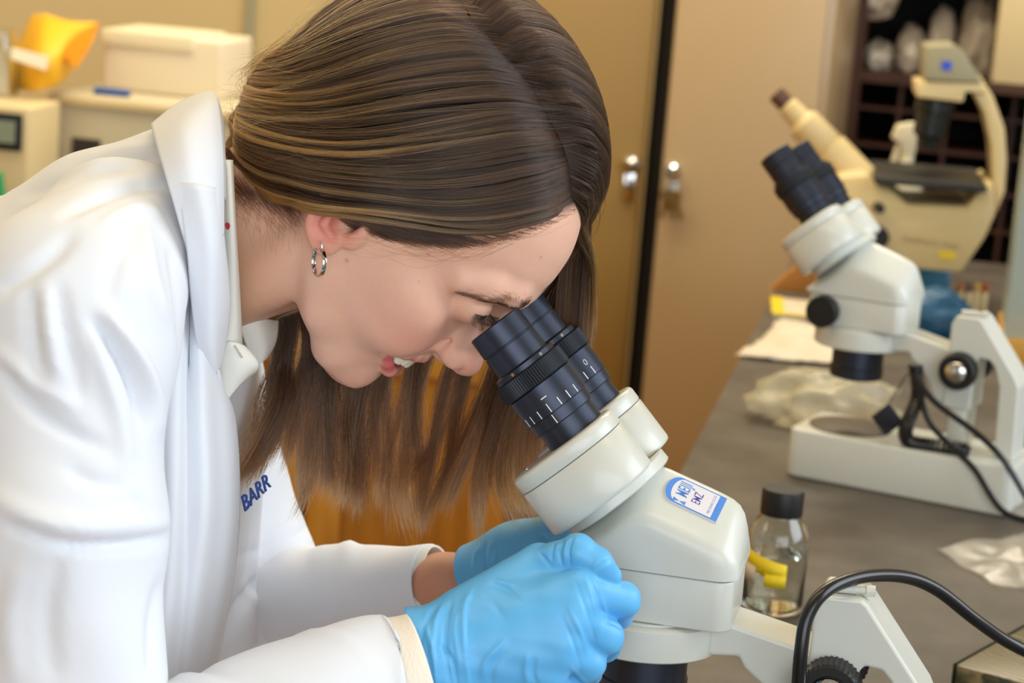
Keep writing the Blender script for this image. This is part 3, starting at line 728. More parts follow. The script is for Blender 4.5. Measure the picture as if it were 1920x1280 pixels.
b.inputs['Subsurface Weight'].default_value = 0.25; b.inputs['Subsurface Radius'].default_value = (0.008, 0.003, 0.0015); b.inputs['Subsurface Scale'].default_value = 0.6

# forearm that shows between the far sleeve and glove
def W(px, py, d): return np.array(at(px, py, d)) * 1000.0
wf = Field((W(760, 1090, 1.52) - [70, 70, 60]), (W(930, 1080, 1.50) + [70, 70, 60]), 2.0)
wf.cap(W(770, 1106, 1.545), W(830, 1096, 1.530), 20, 20, k=1); wf.cap(W(830, 1096, 1.530), W(905, 1086, 1.515), 20, 19, k=8)
wv, wq = surface_nets(wf.V, wf.lo, 2.0)
hw = to_person(hv, HM); ww = to_person(wv)
body = np_mesh('body', np.concatenate([hw, ww]), np.concatenate([hq, wq + len(hw)]), m_skin, person)
ca = body.data.attributes.new('tint', 'FLOAT_COLOR', 'POINT')
cc = np.ones((len(hw) + len(ww), 4), np.float32); cc[:len(hw), :3] = colr; cc[len(hw):, :3] = np.array(rgb(206, 150, 122)[:3])
if len(body.data.vertices) == len(cc): ca.data.foreach_set('color', cc.ravel())

# eyes, teeth, tongue-dark mouth lining, brows, lashes, earring
m_eye = mat('eye_white', rgb(226, 220, 214), 0.12); m_iris = mat('iris_brown', rgb(46, 34, 26), 0.08); m_teeth = mat('tooth_enamel', rgb(236, 226, 204), 0.22, sss=0.1)
def hmat(F, U, R): return PINV @ HM @ Matrix.Translation((F / 1000, U / 1000, R / 1000))
for sgn in (1, -1):
    e = MB().lathe([(0.0, -0.0122)] + [(0.0122 * cos(radians(t)), 0.0122 * sin(radians(t))) for t in range(-75, 90, 15)] + [(0, 0.0122)], (0, 0, 0), (1, 0, 0), 32).build('eyeball', m_eye, person)
    e.matrix_basis = hmat(EC[0], EC[1], EC[2] * sgn)
    MB().lathe([(0.0, 0.0128), (0.003, 0.01268), (0.0058, 0.0112), (0.0058, 0.0100)], (0, 0, 0), (1, 0, 0), 28).build('iris', m_iris, e)
def arcpt(w):      # dental arch, w = distance from the midline along the arch
    a = w / 24.0; return 62.5 + 18.5 * cos(a), 22.0 * sin(a), a
m_gum = mat('gum_pink', rgb(190, 96, 92), 0.3)
for sgn in (1, -1):
    w0 = 0.0
    for wid, hgt in ((8.4, 10.2), (6.6, 9.0), (7.4, 9.6), (6.8, 8.2), (6.6, 7.6)):
        f_, r_, a_ = arcpt(w0 + wid / 2); w0 += wid
        t = MB(); prof = []
        pts = [(-wid / 2 + 0.15, 0), (wid / 2 - 0.15, 0), (wid / 2 - 0.1, -hgt + 2.0), (wid / 2 - 1.2, -hgt + 0.3), (0, -hgt), (-wid / 2 + 1.2, -hgt + 0.3), (-wid / 2 + 0.1, -hgt + 2.0)]
        t.prism([(p[0] / 1000, p[1] / 1000) for p in pts], -0.0025, 0.0028, 'xy')
        o = t.build('tooth', m_teeth, person, bevel=0.0008, seg=2)
        # tooth x -> along the arch, y -> up, z -> outwards
        out = Vector((cos(a_), 0, sgn * sin(a_))); up = Vector((-0.10, 1, 0)).normalized(); al = up.cross(out).normalized(); out = al.cross(up)
        o.matrix_basis = PINV @ HM @ Matrix(((al.x, up.x, out.x, f_ / 1000), (al.y, up.y, out.y, -0.0335), (al.z, up.z, out.z, sgn * r_ / 1000), (0, 0, 0, 1)))
MB().tube([Vector((f_ - 0.8, -33.6, r_)) / 1000 for f_, r_, a_ in (arcpt(w) for w in np.linspace(-34, 34, 21))], 0.0026, 8).build('gum', m_gum, person).matrix_basis = hmat(0, 0, 0)
MB().tube([Vector((f_ - 5.5, -48.5, r_ * 0.92)) / 1000 for f_, r_, a_ in (arcpt(w) for w in np.linspace(-32, 32, 21))], 0.0036, 8).build('lower_teeth', m_teeth, person).matrix_basis = hmat(0, 0, 0)
# hoop earring through the lobe
hc = Vector(at(598, 491, 1.316)); 
bx_ = (Vector(_R) * 0.42 + Vector(_D) * -0.9).normalized(); by_ = Vector((-_U[0] * -1, _U[1], _U[2])); by_ = Vector(_U); bx_ = (bx_ - by_ * bx_.dot(by_)).normalized(); bn_ = bx_.cross(by_)
er = MB(); n = 48; rings = []
for k in range(n):
    a = radians(-250 + 320 * k / (n - 1)); c_ = bx_ * cos(a) * 0.0082 * 1.12 + by_ * sin(a) * 0.0082; rad = c_.normalized()
    rings.append([er.bm.verts.new(hc + c_ + rad * u_ + bn_ * v_) for u_, v_ in ((-0.0005, -0.0012), (0.0006, -0.0012), (0.0006, 0.0012), (-0.0005, 0.0012))])
for a, b_ in zip(rings[:-1], rings[1:]):
    for k in range(4): er.bm.faces.new((a[k], a[(k+1) % 4], b_[(k+1) % 4], b_[k]))
er.bm.faces.new(rings[0][::-1]); er.bm.faces.new(rings[-1])
o = er.build('hoop_earring', mat('polished_silver', rgb(220, 220, 222), 0.08, metal=1.0), person, bevel=0.0002); o.matrix_basis = PINV; o['label'] = 'polished silver hoop earring'
MB().tube([hc + by_ * 0.0072 + bx_ * 0.004, hc + by_ * 0.0105 + bx_ * 0.004, hc + by_ * 0.0118 + bx_ * 0.002], 0.0006, 6).build('ear_wire', mat('polished_silver', 0), o)
# ================================================================== the woman: lab coat, blouse
m_coat = mat('lab_coat_cotton', rgb(224, 228, 236), 0.85, sheen=0.15, bump=0.04, bscale=1500)
m_blouse = mat('blouse_white', rgb(234, 233, 224), 0.8, bump=0.04, bscale=1400)
m_knit = mat('ribbed_knit_cuff', rgb(240, 232, 218), 0.9, bump=0.3, bscale=700, stretch=(1, 1, 0.15))
m_thread = mat('blue_embroidery', rgb(62, 92, 168), 0.7); m_red = mat('red_print', rgb(168, 44, 48), 0.8); m_greyprint = mat('grey_print', rgb(196, 190, 196), 0.8)
FRN = np.array(FRM)
def LW(x, y, z):
    """microscope-frame millimetres (old z) -> world millimetres"""
    return (FRN[:3, :3] @ (np.array([x, y, z + ZO]) / 1000) + FRN[:3, 3]) * 1000
fxw = FRN[:3, 0]; fyw = FRN[:3, 1]
def build_coat():
    lo = W(-60, 700, 1.55) ; 
    f = Field((-600, 980, 900), (-70, 1640, 1470), 2.7)
    X, Y, Z = np.meshgrid(*f.ax, indexing='ij', sparse=True)
    o = FRN[:3, 3] * 1000
    lx = (X - o[0]) * fxw[0] + (Y - o[1]) * fxw[1]            # microscope-frame coordinates
    ly = (X - o[0]) * fyw[0] + (Y - o[1]) * fyw[1]
    lz = Z - o[2] - ZO
    # trunk: elliptical barrel along the bent back
    ux, uz = -0.915, -0.403                                    # towards the hips
    def trunk(cx, cz, bb, lat, s0, s1):
        s = (lx - cx) * ux + (lz - cz) * uz; q = (lx - cx) * (-uz) + (lz - cz) * ux      # q: towards the chest side is negative
        sc = np.clip(s, s0, s1)
        taper = np.interp(np.clip(s, -40, 300), [-40, 0, 60, 120, 300], [0.45, 0.70, 0.93, 1.0, 1.0]).astype(np.float32)
        g = np.sqrt((q / (bb * (0.6 + 0.4 * taper))) ** 2 + np.abs(ly / (lat * taper)) ** 2.2 + ((s - sc) / 50.0) ** 2)
        return (g - 1) * bb * 0.8
    V = trunk(-318, 366, 100, 172, 10, 400)
    # front panels hanging straight from the chest
    def panel(px0, px1, z0, z1, hy, r):
        dx = np.maximum(px0 - lx, lx - px1) + r; dy = np.abs(ly) - hy + r; dz = np.maximum(z0 - lz, lz - z1) + r
        return np.sqrt(np.maximum(dx, 0) ** 2 + np.maximum(dy, 0) ** 2 + np.maximum(dz, 0) ** 2) + np.minimum(np.maximum(dx, np.maximum(dy, dz)), 0) - r
    V = smin(V, panel(-470, -283, -40, 330, 150, 60), 45)
    f.V[...] = V
    # near sleeve
    f.cap(W(225, 455, 1.31), W(125, 600, 1.235), 50, 56, k=40)
    f.cap(W(125, 600, 1.235), W(110, 1000, 1.215), 56, 54, k=24)
    f.cap(W(110, 1000, 1.215), W(120, 1400, 1.215), 55, 55, k=12)
    f.cap(W(318, 372, 1.40), W(195, 418, 1.40), 42, 44, k=34)                 # upper back rising to the collar
    # far sleeve
    f.cap(W(330, 560, 1.60), W(400, 900, 1.63), 50, 50, k=26)
    f.cap(W(400, 900, 1.63), W(500, 1125, 1.625), 48, 48, k=12)
    # gentle overall cloth unevenness
    nn = (np.sin(lx * 0.043 + 1.7 * np.sin(lz * 0.027)) * np.sin(lz * 0.031 + ly * 0.038) + 0.5 * np.sin(lx * 0.09 + lz * 0.06 + ly * 0.05))
    f.V += (nn * 1.1).astype(np.float32)
    # open neck: cut away where the neck comes out
    nb = head_px(-52, -112, 0) * 1000; nb2 = head_px(-70, -176, 0) * 1000; n0 = head_px(-30, -20, 0) * 1000
    f.cap(nb2, nb, 40, 54, k=8, cut=True); f.cap(nb, n0, 56, 80, k=8, cut=True)
    v, q = surface_nets(f.V, f.lo, 2.7)
    return v, q
def vnormals(v, q):
    a = np.cross(v[q[:, 2]] - v[q[:, 0]], v[q[:, 3]] - v[q[:, 1]]); n = np.zeros_like(v)
    for c in range(4):
        for d in range(3): n[:, d] += np.bincount(q[:, c], a[:, d], len(v))
    return n / (np.linalg.norm(n, axis=1)[:, None] + 1e-9)
def to_px(vm):
    w = vm - CAM; d = w @ _D; return np.stack([960 + FPX * (w @ _R) / d, 640 - FPX * (w @ _U) / d], 1), d
def pl_dist(p, pts):
    """distance and signed side to a smooth polyline, with the fraction along it"""
    P = np.array([tuple(x)[:2] for x in catmull([(a, b, 0) for a, b in pts], 6)]); best = np.full(len(p), 1e9); fr = np.zeros(len(p)); sd = np.zeros(len(p)); n = len(P) - 1
    for i in range(n):
        ab = P[i+1] - P[i]; t = np.clip(((p - P[i]) @ ab) / (ab @ ab + 1e-9), 0, 1); dv = p - P[i] - t[:, None] * ab; d = np.hypot(dv[:, 0], dv[:, 1]); m = d < best
        best[m] = d[m]; fr[m] = (i + t[m]) / n; sd[m] = np.sign(ab[0] * dv[m, 1] - ab[1] * dv[m, 0])
    return best * sd, fr
def pressed_folds(v, q, strokes, dmax):
    """folds pressed into or raised from the camera-facing cloth: (pixel line, width px, height mm, one-sided)"""
    vm = v / 1000.0; n = vnormals(v, q); px, d = to_px(vm); tc = CAM - vm; tc /= np.linalg.norm(tc, axis=1)[:, None]
    face = np.clip(((n * tc).sum(1) + 0.05) / 0.3, 0, 1) * np.clip((dmax(px) - d) / 0.01, 0, 1)
    out = np.zeros(len(v))
    for pts, wd, am, one in strokes:
        P = np.array(pts); lo = P.min(0) - 4 * wd; hi = P.max(0) + 4 * wd
        m = np.nonzero((px[:, 0] > lo[0]) & (px[:, 0] < hi[0]) & (px[:, 1] > lo[1]) & (px[:, 1] < hi[1]) & (face > 0))[0]
        if len(m) == 0: continue
        sd, fr = pl_dist(px[m], pts); env = np.sin(np.pi * np.clip(fr * 0.94 + 0.03, 0, 1)) ** 0.6
        x = sd / wd
        pr = np.exp(-x * x) if one == 0 else np.where(x * one > 0, np.exp(-(x / 2.6) ** 2), np.exp(-(x / 0.55) ** 2))
        out[m] += am * pr * env * face[m]
    return v + n * out[:, None]
cv, cq = build_coat()
COAT_FOLDS = [
    ([(178, 600), (205, 640), (235, 690), (255, 745), (266, 800)], 9, -7, 0), ([(196, 585), (235, 635), (268, 690), (288, 750), (296, 810)], 16, 7, 0),
    ([(170, 630), (195, 700), (225, 790), (240, 870)], 16, 4, 0),
    ([(112, 540), (122, 600), (140, 680), (150, 740)], 13, -4.5, 0), ([(85, 540), (92, 620), (110, 720)], 14, 3.5, 0), ([(58, 540), (60, 620), (72, 720)], 15, -4, 0),
    ([(0, 690), (60, 760), (130, 810), (200, 840)], 14, -3.5, 0), ([(-10, 655), (70, 720), (150, 770)], 16, 3, 0), ([(130, 880), (180, 905), (230, 905)], 14, -3, 0),
    ([(-20, 925), (60, 970), (150, 990), (240, 985), (310, 975)], 22, 5, 0), ([(20, 985), (110, 1016), (200, 1022), (290, 1012), (330, 1000)], 10, -5.5, 0),
    ([(245, 930), (270, 955), (310, 965)], 10, -3, 0), ([(300, 1090), (288, 1170), (285, 1260)], 12, -4, 0), ([(110, 1050), (90, 1150), (100, 1270)], 20, -3, 0), ([(40, 1060), (20, 1160), (30, 1280)], 22, 3, 0),
    ([(290, 300), (225, 312), (140, 330), (50, 368)], 11, -4, 0), ([(300, 275), (230, 285), (150, 300)], 14, 3, 0), ([(312, 350), (262, 352), (200, 368), (120, 405)], 10, -4, 0),
    ([(300, 400), (250, 392), (190, 420)], 12, 3, 0), ([(0, 545), (40, 520), (100, 478), (135, 440)], 16, -4, 0), ([(270, 420), (285, 520), (312, 600)], 14, 3.5, 0), ([(240, 440), (215, 500), (200, 560)], 16, -3, 0),
    ([(318, 470), (336, 560), (345, 660), (348, 760)], 8, -4, 0),
    ([(620, 1022), (560, 1045), (500, 1080), (455, 1130), (425, 1190)], 11, -7, 0), ([(520, 1130), (560, 1175), (585, 1225)], 9, -4, 0), ([(460, 1100), (520, 1160)], 9, 3, 0),
    ([(480, 960), (470, 1040), (455, 1100)], 5, -2, 0), ([(600, 960), (560, 1000), (490, 1030), (440, 1045)], 5, -2, 0),
]
cv = pressed_folds(cv, cq, COAT_FOLDS, lambda px: np.where(px[:, 0] < 330, 1.40, 1.75))
coat = np_mesh('lab_coat', to_person(cv), cq, m_coat, person, relax=3)
coat['label'] = 'white cotton lab coat worn open at the collar'

def sleeve(name, pts, rad, m, parent, n=48, fold=(), thick=0.0015):
    """open cloth tube along world-space points with ring folds"""
    P = catmull([Vector(p) for p in pts], 10); N = len(P); rr = np.interp(np.linspace(0, 1, N), np.linspace(0, 1, len(rad)), rad)
    bm = bmesh.new(); rings = []; prev = None
    for i, p in enumerate(P):
        t = (P[min(i+1, N-1)] - P[max(i-1, 0)]).normalized(); u = Vector(_U) if prev is None else prev; u = (u - t * u.dot(t)).normalized(); prev = u; w = t.cross(u)
        ring = []
        for k in range(n):
            a = 2 * pi * k / n; d = 0
            for s0, wd, am, a0, sp in fold:
                s = i / (N - 1); da = (a - a0 + pi) % (2 * pi) - pi
                d += am * math.exp(-((s - s0 - 0.05 * sin(da * 1.5)) / wd) ** 2) * math.exp(-(da / sp) ** 2)
            d += 0.0012 * sin(3 * a + i * 0.21) * sin(i * 0.17)
            ring.append(bm.verts.new(p + (u * cos(a) + w * sin(a)) * (rr[i] + d)))
        rings.append(ring)
    for a, b_ in zip(rings[:-1], rings[1:]):
        for k in range(n): bm.faces.new((a[k], a[(k+1) % n], b_[(k+1) % n], b_[k]))
    bmesh.ops.recalc_face_normals(bm, faces=bm.faces)
    me = bpy.data.meshes.new(name); bm.to_mesh(me); bm.free(); me.materials.append(m); me.shade_smooth()
    o = link(bpy.data.objects.new(name, me), parent); o.matrix_basis = PINV
    if parent is not person: o.matrix_basis = parent.matrix_basis.inverted() @ PINV
    md = o.modifiers.new('thickness', 'SOLIDIFY'); md.thickness = thick; md.offset = -1
    return o
near_sl = sleeve('near_sleeve', [at(112, 1440, 1.215), at(200, 1480, 1.215), at(380, 1436, 1.225), at(560, 1352, 1.245), at(690, 1298, 1.262), at(728, 1290, 1.266)],
                 [0.048, 0.054, 0.050, 0.047, 0.044, 0.041, 0.040], m_coat, person, fold=((0.45, 0.02, 0.003, 0.3, 0.8), (0.50, 0.02, -0.003, 0.3, 0.8), (0.72, 0.015, 0.0018, 0.2, 0.6), (0.30, 0.03, 0.004, -0.4, 0.7)))
near_sl.name = 'sleeve'
nc = sleeve('cuff', [at(676, 1301, 1.262), at(735, 1288, 1.268), at(792, 1272, 1.272)], [0.0380, 0.0378, 0.0372], m_knit, person)
nc['label'] = 'cream ribbed cuff at the wrist'
fs = sleeve('sleeve', [at(450, 1085, 1.62), at(520, 1118, 1.615), at(640, 1110, 1.575), at(740, 1104, 1.555), at(812, 1096, 1.54)], [0.046, 0.047, 0.035, 0.031, 0.029, 0.0275], m_coat, person,
            fold=((0.42, 0.03, -0.004, 0.6, 0.9), (0.55, 0.03, 0.003, 0.2, 0.8), (0.30, 0.03, 0.004, 1.2, 0.8)))
fc = sleeve('cuff', [at(790, 1100, 1.543), at(826, 1093, 1.537)], [0.0250, 0.0250], m_blouse, person)

# cloth sheets: a grid of control points (px, py, distance) smoothed into a thin panel
def sheet(name, rows, m, parent, thick=0.002, ku=6, kv=6):
    G = [[np.array(at(*p)) for p in r] for r in rows]
    A = [catmull(r, ku) for r in G]
    cols = [catmull([A[i][j] for i in range(len(A))], kv) for j in range(len(A[0]))]
    nu, nv = len(cols), len(cols[0])
    V = [tuple(cols[i][j] - PLOC) for i in range(nu) for j in range(nv)]
    Fc = [(i * nv + j, (i + 1) * nv + j, (i + 1) * nv + j + 1, i * nv + j + 1) for i in range(nu - 1) for j in range(nv - 1)]
    o = meshobj(name, V, Fc, m, parent, smooth=True)
    md = o.modifiers.new('thickness', 'SOLIDIFY'); md.thickness = thick; md.offset = 0
    return o
# coat collar standing round the back of the neck and folded down (near side)
sheet('collar', [[(285, 236, 1.385), (292, 262, 1.300), (312, 330, 1.262), (338, 420, 1.262), (352, 470, 1.270)],
                 [(330, 200, 1.395), (340, 228, 1.300), (352, 300, 1.262), (372, 390, 1.258), (384, 455, 1.264)],
                 [(372, 180, 1.400), (384, 200, 1.318), (394, 290, 1.276), (402, 380, 1.266), (403, 452, 1.268)],
                 [(396, 174, 1.405), (407, 196, 1.332), (415, 290, 1.290), (416, 370, 1.280), (416, 440, 1.280)]], m_coat, coat, 0.003)
sheet('collar', [[(396, 174, 1.405), (407, 196, 1.334), (414, 290, 1.293), (415, 370, 1.283)],
                 [(402, 182, 1.41), (412, 206, 1.345), (417, 295, 1.303), (418, 372, 1.293)],
                 [(404, 205, 1.415), (416, 226, 1.355), (420, 300, 1.313), (421, 374, 1.303)]], m_coat, coat, 0.002)
# near lapel falling from the collar to the front edge
sheet('lapel', [[(335, 340, 1.258), (352, 460, 1.262), (360, 560, 1.275), (372, 650, 1.292), (392, 700, 1.312)],
                [(368, 345, 1.254), (388, 460, 1.258), (392, 560, 1.272), (396, 650, 1.294), (402, 700, 1.318)],
                [(394, 350, 1.262), (408, 455, 1.268), (414, 560, 1.290), (408, 640, 1.312), (404, 695, 1.326)],
                [(406, 352, 1.275), (417, 450, 1.285), (427, 560, 1.312), (420, 640, 1.332), (408, 690, 1.335)]], m_coat, coat, 0.003)
# near front edge (placket) hanging down
sheet('placket', [[(250, 480, 1.290), (262, 640, 1.290), (266, 760, 1.292), (266, 940, 1.300), (262, 1100, 1.310), (245, 1320, 1.325)],
                  [(335, 480, 1.278), (330, 640, 1.280), (326, 760, 1.280), (322, 940, 1.286), (312, 1100, 1.298), (290, 1320, 1.315)],
                  [(356, 490, 1.292), (352, 640, 1.296), (350, 760, 1.300), (350, 940, 1.306), (342, 1100, 1.318), (318, 1320, 1.332)],
                  [(376, 495, 1.290), (374, 640, 1.292), (378, 760, 1.298), (384, 940, 1.306), (368, 1100, 1.322), (338, 1320, 1.338)],
                  [(396, 500, 1.302), (394, 650, 1.308), (402, 765, 1.320), (408, 940, 1.330), (392, 1100, 1.344), (356, 1320, 1.355)],
                  [(412, 510, 1.318), (402, 680, 1.326), (424, 770, 1.338), (432, 940, 1.352), (416, 1100, 1.366), (374, 1320, 1.375)],
                  [(420, 520, 1.340), (404, 690, 1.345), (437, 780, 1.370), (446, 940, 1.395), (432, 1100, 1.408), (388, 1320, 1.415)]], m_coat, coat, 0.003)
# turned facing beside the opening
sheet('facing', [[(398, 690, 1.330), (404, 760, 1.340), (412, 815, 1.350)], [(406, 692, 1.322), (416, 760, 1.334), (421, 815, 1.344)], [(410, 694, 1.335), (424, 760, 1.346), (424, 812, 1.354)]], m_coat, coat, 0.002)
# blouse: collar band, near collar leaf, far collar leaf and front
blouse = sheet('blouse', [[(412, 300, 1.320), (416, 420, 1.316), (410, 540, 1.330), (402, 650, 1.345), (398, 740, 1.36)],
                 [(428, 300, 1.312), (434, 420, 1.308), (438, 540, 1.325), (438, 640, 1.345), (430, 700, 1.36)],
                 [(434, 300, 1.322), (440, 420, 1.322), (447, 540, 1.342), (452, 650, 1.362), (448, 690, 1.37)]], m_blouse, person, 0.002)
blouse['label'] = 'cream white blouse under the coat'
sheet('collar_leaf', [[(404, 655, 1.345), (412, 700, 1.350), (422, 755, 1.358)], [(430, 640, 1.340), (448, 690, 1.346), (440, 730, 1.356)], [(455, 648, 1.346), (480, 682, 1.350), (462, 706, 1.360)], [(460, 655, 1.352), (481, 688, 1.356), (465, 704, 1.364)]], m_blouse, blouse, 0.002)
sheet('collar_leaf', [[(446, 598, 1.395), (455, 630, 1.400), (470, 668, 1.405), (478, 684, 1.408)], [(486, 597, 1.405), (490, 625, 1.405), (496, 655, 1.408), (492, 676, 1.41)], [(520, 602, 1.43), (519, 622, 1.425), (514, 645, 1.425), (500, 668, 1.42)]], m_blouse, blouse, 0.002)
MB().tube([at(440 + t * 14, 648 + t * 22, 1.3385 + 0.004 * t) - PLOC for t in np.linspace(0, 1, 6)], 0.0006, 6).build('buttonhole', mat('buttonhole_thread', rgb(190, 184, 170), 0.9), blouse)
# printed insect on the blouse collar
pc = at(428, 423, 1.3040) - PLOC; ur = Vector(_R); uu = Vector(_U); un = -Vector(_D)
def decal(name, pts, m, off=0.0):
    return meshobj(name, [pc + ur * (x / 3200) + uu * (-y / 3200) + un * (off + 0.0035) for x, y in pts], [list(range(len(pts)))[::-1]], m, blouse)
decal('print', [(-5, -3), (-1, -6), (3, -4), (5, 1), (3, 7), (-1, 8), (-4, 4)], m_red)
# embroidered name on the far breast
def text_on(body_, px, py, d, size, m, xdir, ydir, name='embroidery', sx=1.0):
    zc = xdir.cross(ydir).normalized(); o_ = at(px, py, d) - PLOC
    return text_mesh(name, body_, size, m, coat, Matrix(((xdir.x, ydir.x, zc.x, o_.x), (xdir.y, ydir.y, zc.y, o_.y), (xdir.z, ydir.z, zc.z, o_.z), (0, 0, 0, 1))), extrude=0.0006, sx=sx, align='LEFT')
tx_ = (at(512, 893, 1.462) - at(448, 955, 1.425)).normalized(); ty_ = Vector(_U); ty_ = (ty_ - tx_ * ty_.dot(tx_)).normalized()
text_on('BARR', 455, 948, 1.4135, 0.0150, m_thread, tx_, ty_, sx=0.95)

# coat tails, trousers and shoes below the frame
def lower_half():
    o = FRN[:3, 3] * 1000
    def P_(x, y, zw): 
        q = LW(x, y, 0); return np.array([q[0], q[1], zw])
    lo = np.array([-960, 1000, 0]); hi = np.array([-400, 1900, 1260]); h = 9.0
    f = Field(lo, hi, h); f.chain([P_(-540, -60, 1180), P_(-600, -66, 1130), P_(-650, -75, 1000), P_(-655, -80, 640)], [92, 108, 118, 130], k=40); f.chain([P_(-540, 60, 1180), P_(-600, 66, 1130), P_(-650, 75, 1000), P_(-655, 80, 640)], [92, 108, 118, 130], k=40)
    v1, q1 = surface_nets(f.V, f.lo, h)
    t = np_mesh('coat_tail', to_person(v1), q1, m_coat, coat, relax=2); t.name = 'coat_tail'
    for sg in (-1, 1):
        g = Field(lo, hi, 8.0); g.chain([P_(-650, 85 * sg, 900), P_(-625, 90 * sg, 500), P_(-655, 92 * sg, 110)], [85, 62, 46], k=20)
        v2, q2 = surface_nets(g.V, g.lo, 8.0); np_mesh('trouser_leg', to_person(v2), q2, mat('dark_trousers', rgb(40, 44, 58), 0.8), person, relax=1)
        g = Field(lo, hi, 6.0); g.chain([P_(-660, 92 * sg, 48), P_(-560, 94 * sg, 34), P_(-500, 96 * sg, 28)], [44, 34, 27], k=16)
        v3, q3 = surface_nets(g.V, g.lo, 6.0); np_mesh('shoe', to_person(v3), q3, mat('black_shoe', rgb(26, 24, 24), 0.5), person, relax=1)
lower_half()
# ================================================================== the woman: gloved hands
m_glove = mat('blue_nitrile', rgb(96, 178, 232), 0.42, spec=0.45, bump=0.02, bscale=1200)
gf = Field(W(930, 1180, 1.29) - [78, 60, 68], W(980, 1140, 1.29) + [85, 62, 70], 1.0)
mc = [((795, 1200, 1.284), (1085, 1103, 1.286)), ((795, 1220, 1.279), (1068, 1152, 1.279)), ((797, 1243, 1.278), (1048, 1212, 1.277)), ((800, 1268, 1.281), (1018, 1268, 1.281))]
for (a, b_), (ra, rb) in zip(mc, ((15, 12.5), (15, 12.5), (15, 12.5), (15, 12.5))): gf.cap(W(*a), W(*b_), ra, rb, k=14)
gf.cap(W(735, 1238, 1.281), W(800, 1232, 1.283), 30, 27, k=10); gf.cap(W(752, 1280, 1.28), W(812, 1275, 1.282), 26, 20, k=12)
gf.cap(W(930, 1180, 1.302), W(1030, 1180, 1.300), 22, 20, k=14)
# fingers: knuckle -> middle joint -> end joint -> tip, curling round the zoom knob
fing = [[(1085, 1103, 1.286), (1166, 1124, 1.303), (1160, 1150, 1.325), (1125, 1150, 1.335)],
        [(1068, 1152, 1.279), (1135, 1193, 1.297), (1135, 1212, 1.320), (1105, 1205, 1.332)],
        [(1048, 1212, 1.277), (1101, 1243, 1.296), (1100, 1258, 1.318), (1075, 1245, 1.330)],
        [(1018, 1268, 1.281), (1062, 1292, 1.299), (1062, 1300, 1.318), (1040, 1290, 1.328)]]
keep = gf.V.copy()
for i, c in enumerate(fing):
    P = [W(*p) for p in c]; g1 = Field.__new__(Field); g1.h = gf.h; g1.lo = gf.lo; g1.ax = gf.ax; g1.V = np.full_like(gf.V, 1e3)
    g1.chain(P, [11.0, 10.3, 8.6, 7.6] if i < 3 else [9.5, 8.8, 7.6, 7.0], k=3)
    gf.V = np.minimum(gf.V, 1e3); gf.V = smin(gf.V, g1.V, 5.0 if i == 0 else 3.5)
# thumb
gf.cap(W(870, 1150, 1.292), W(1012, 1058, 1.302), 15, 12.5, k=12)
tb = Field.__new__(Field); tb.h = gf.h; tb.lo = gf.lo; tb.ax = gf.ax; tb.V = np.full_like(gf.V, 1e3)
tb.chain([W(1008, 1062, 1.300), W(1084, 1034, 1.288), W(1118, 1056, 1.288), W(1147, 1079, 1.294)], [11.0, 9.8, 9.2, 5.8], k=3)
gf.V = smin(gf.V, tb.V, 1.5)
nx = np.sin(gf.ax[0][:, None, None] * 0.21 + gf.ax[2][None, None, :] * 0.33) * np.sin(gf.ax[2][None, None, :] * 0.19 - gf.ax[0][:, None, None] * 0.13 + gf.ax[1][None, :, None] * 0.1)
gf.V = gf.V + (0.25 * nx).astype(np.float32)
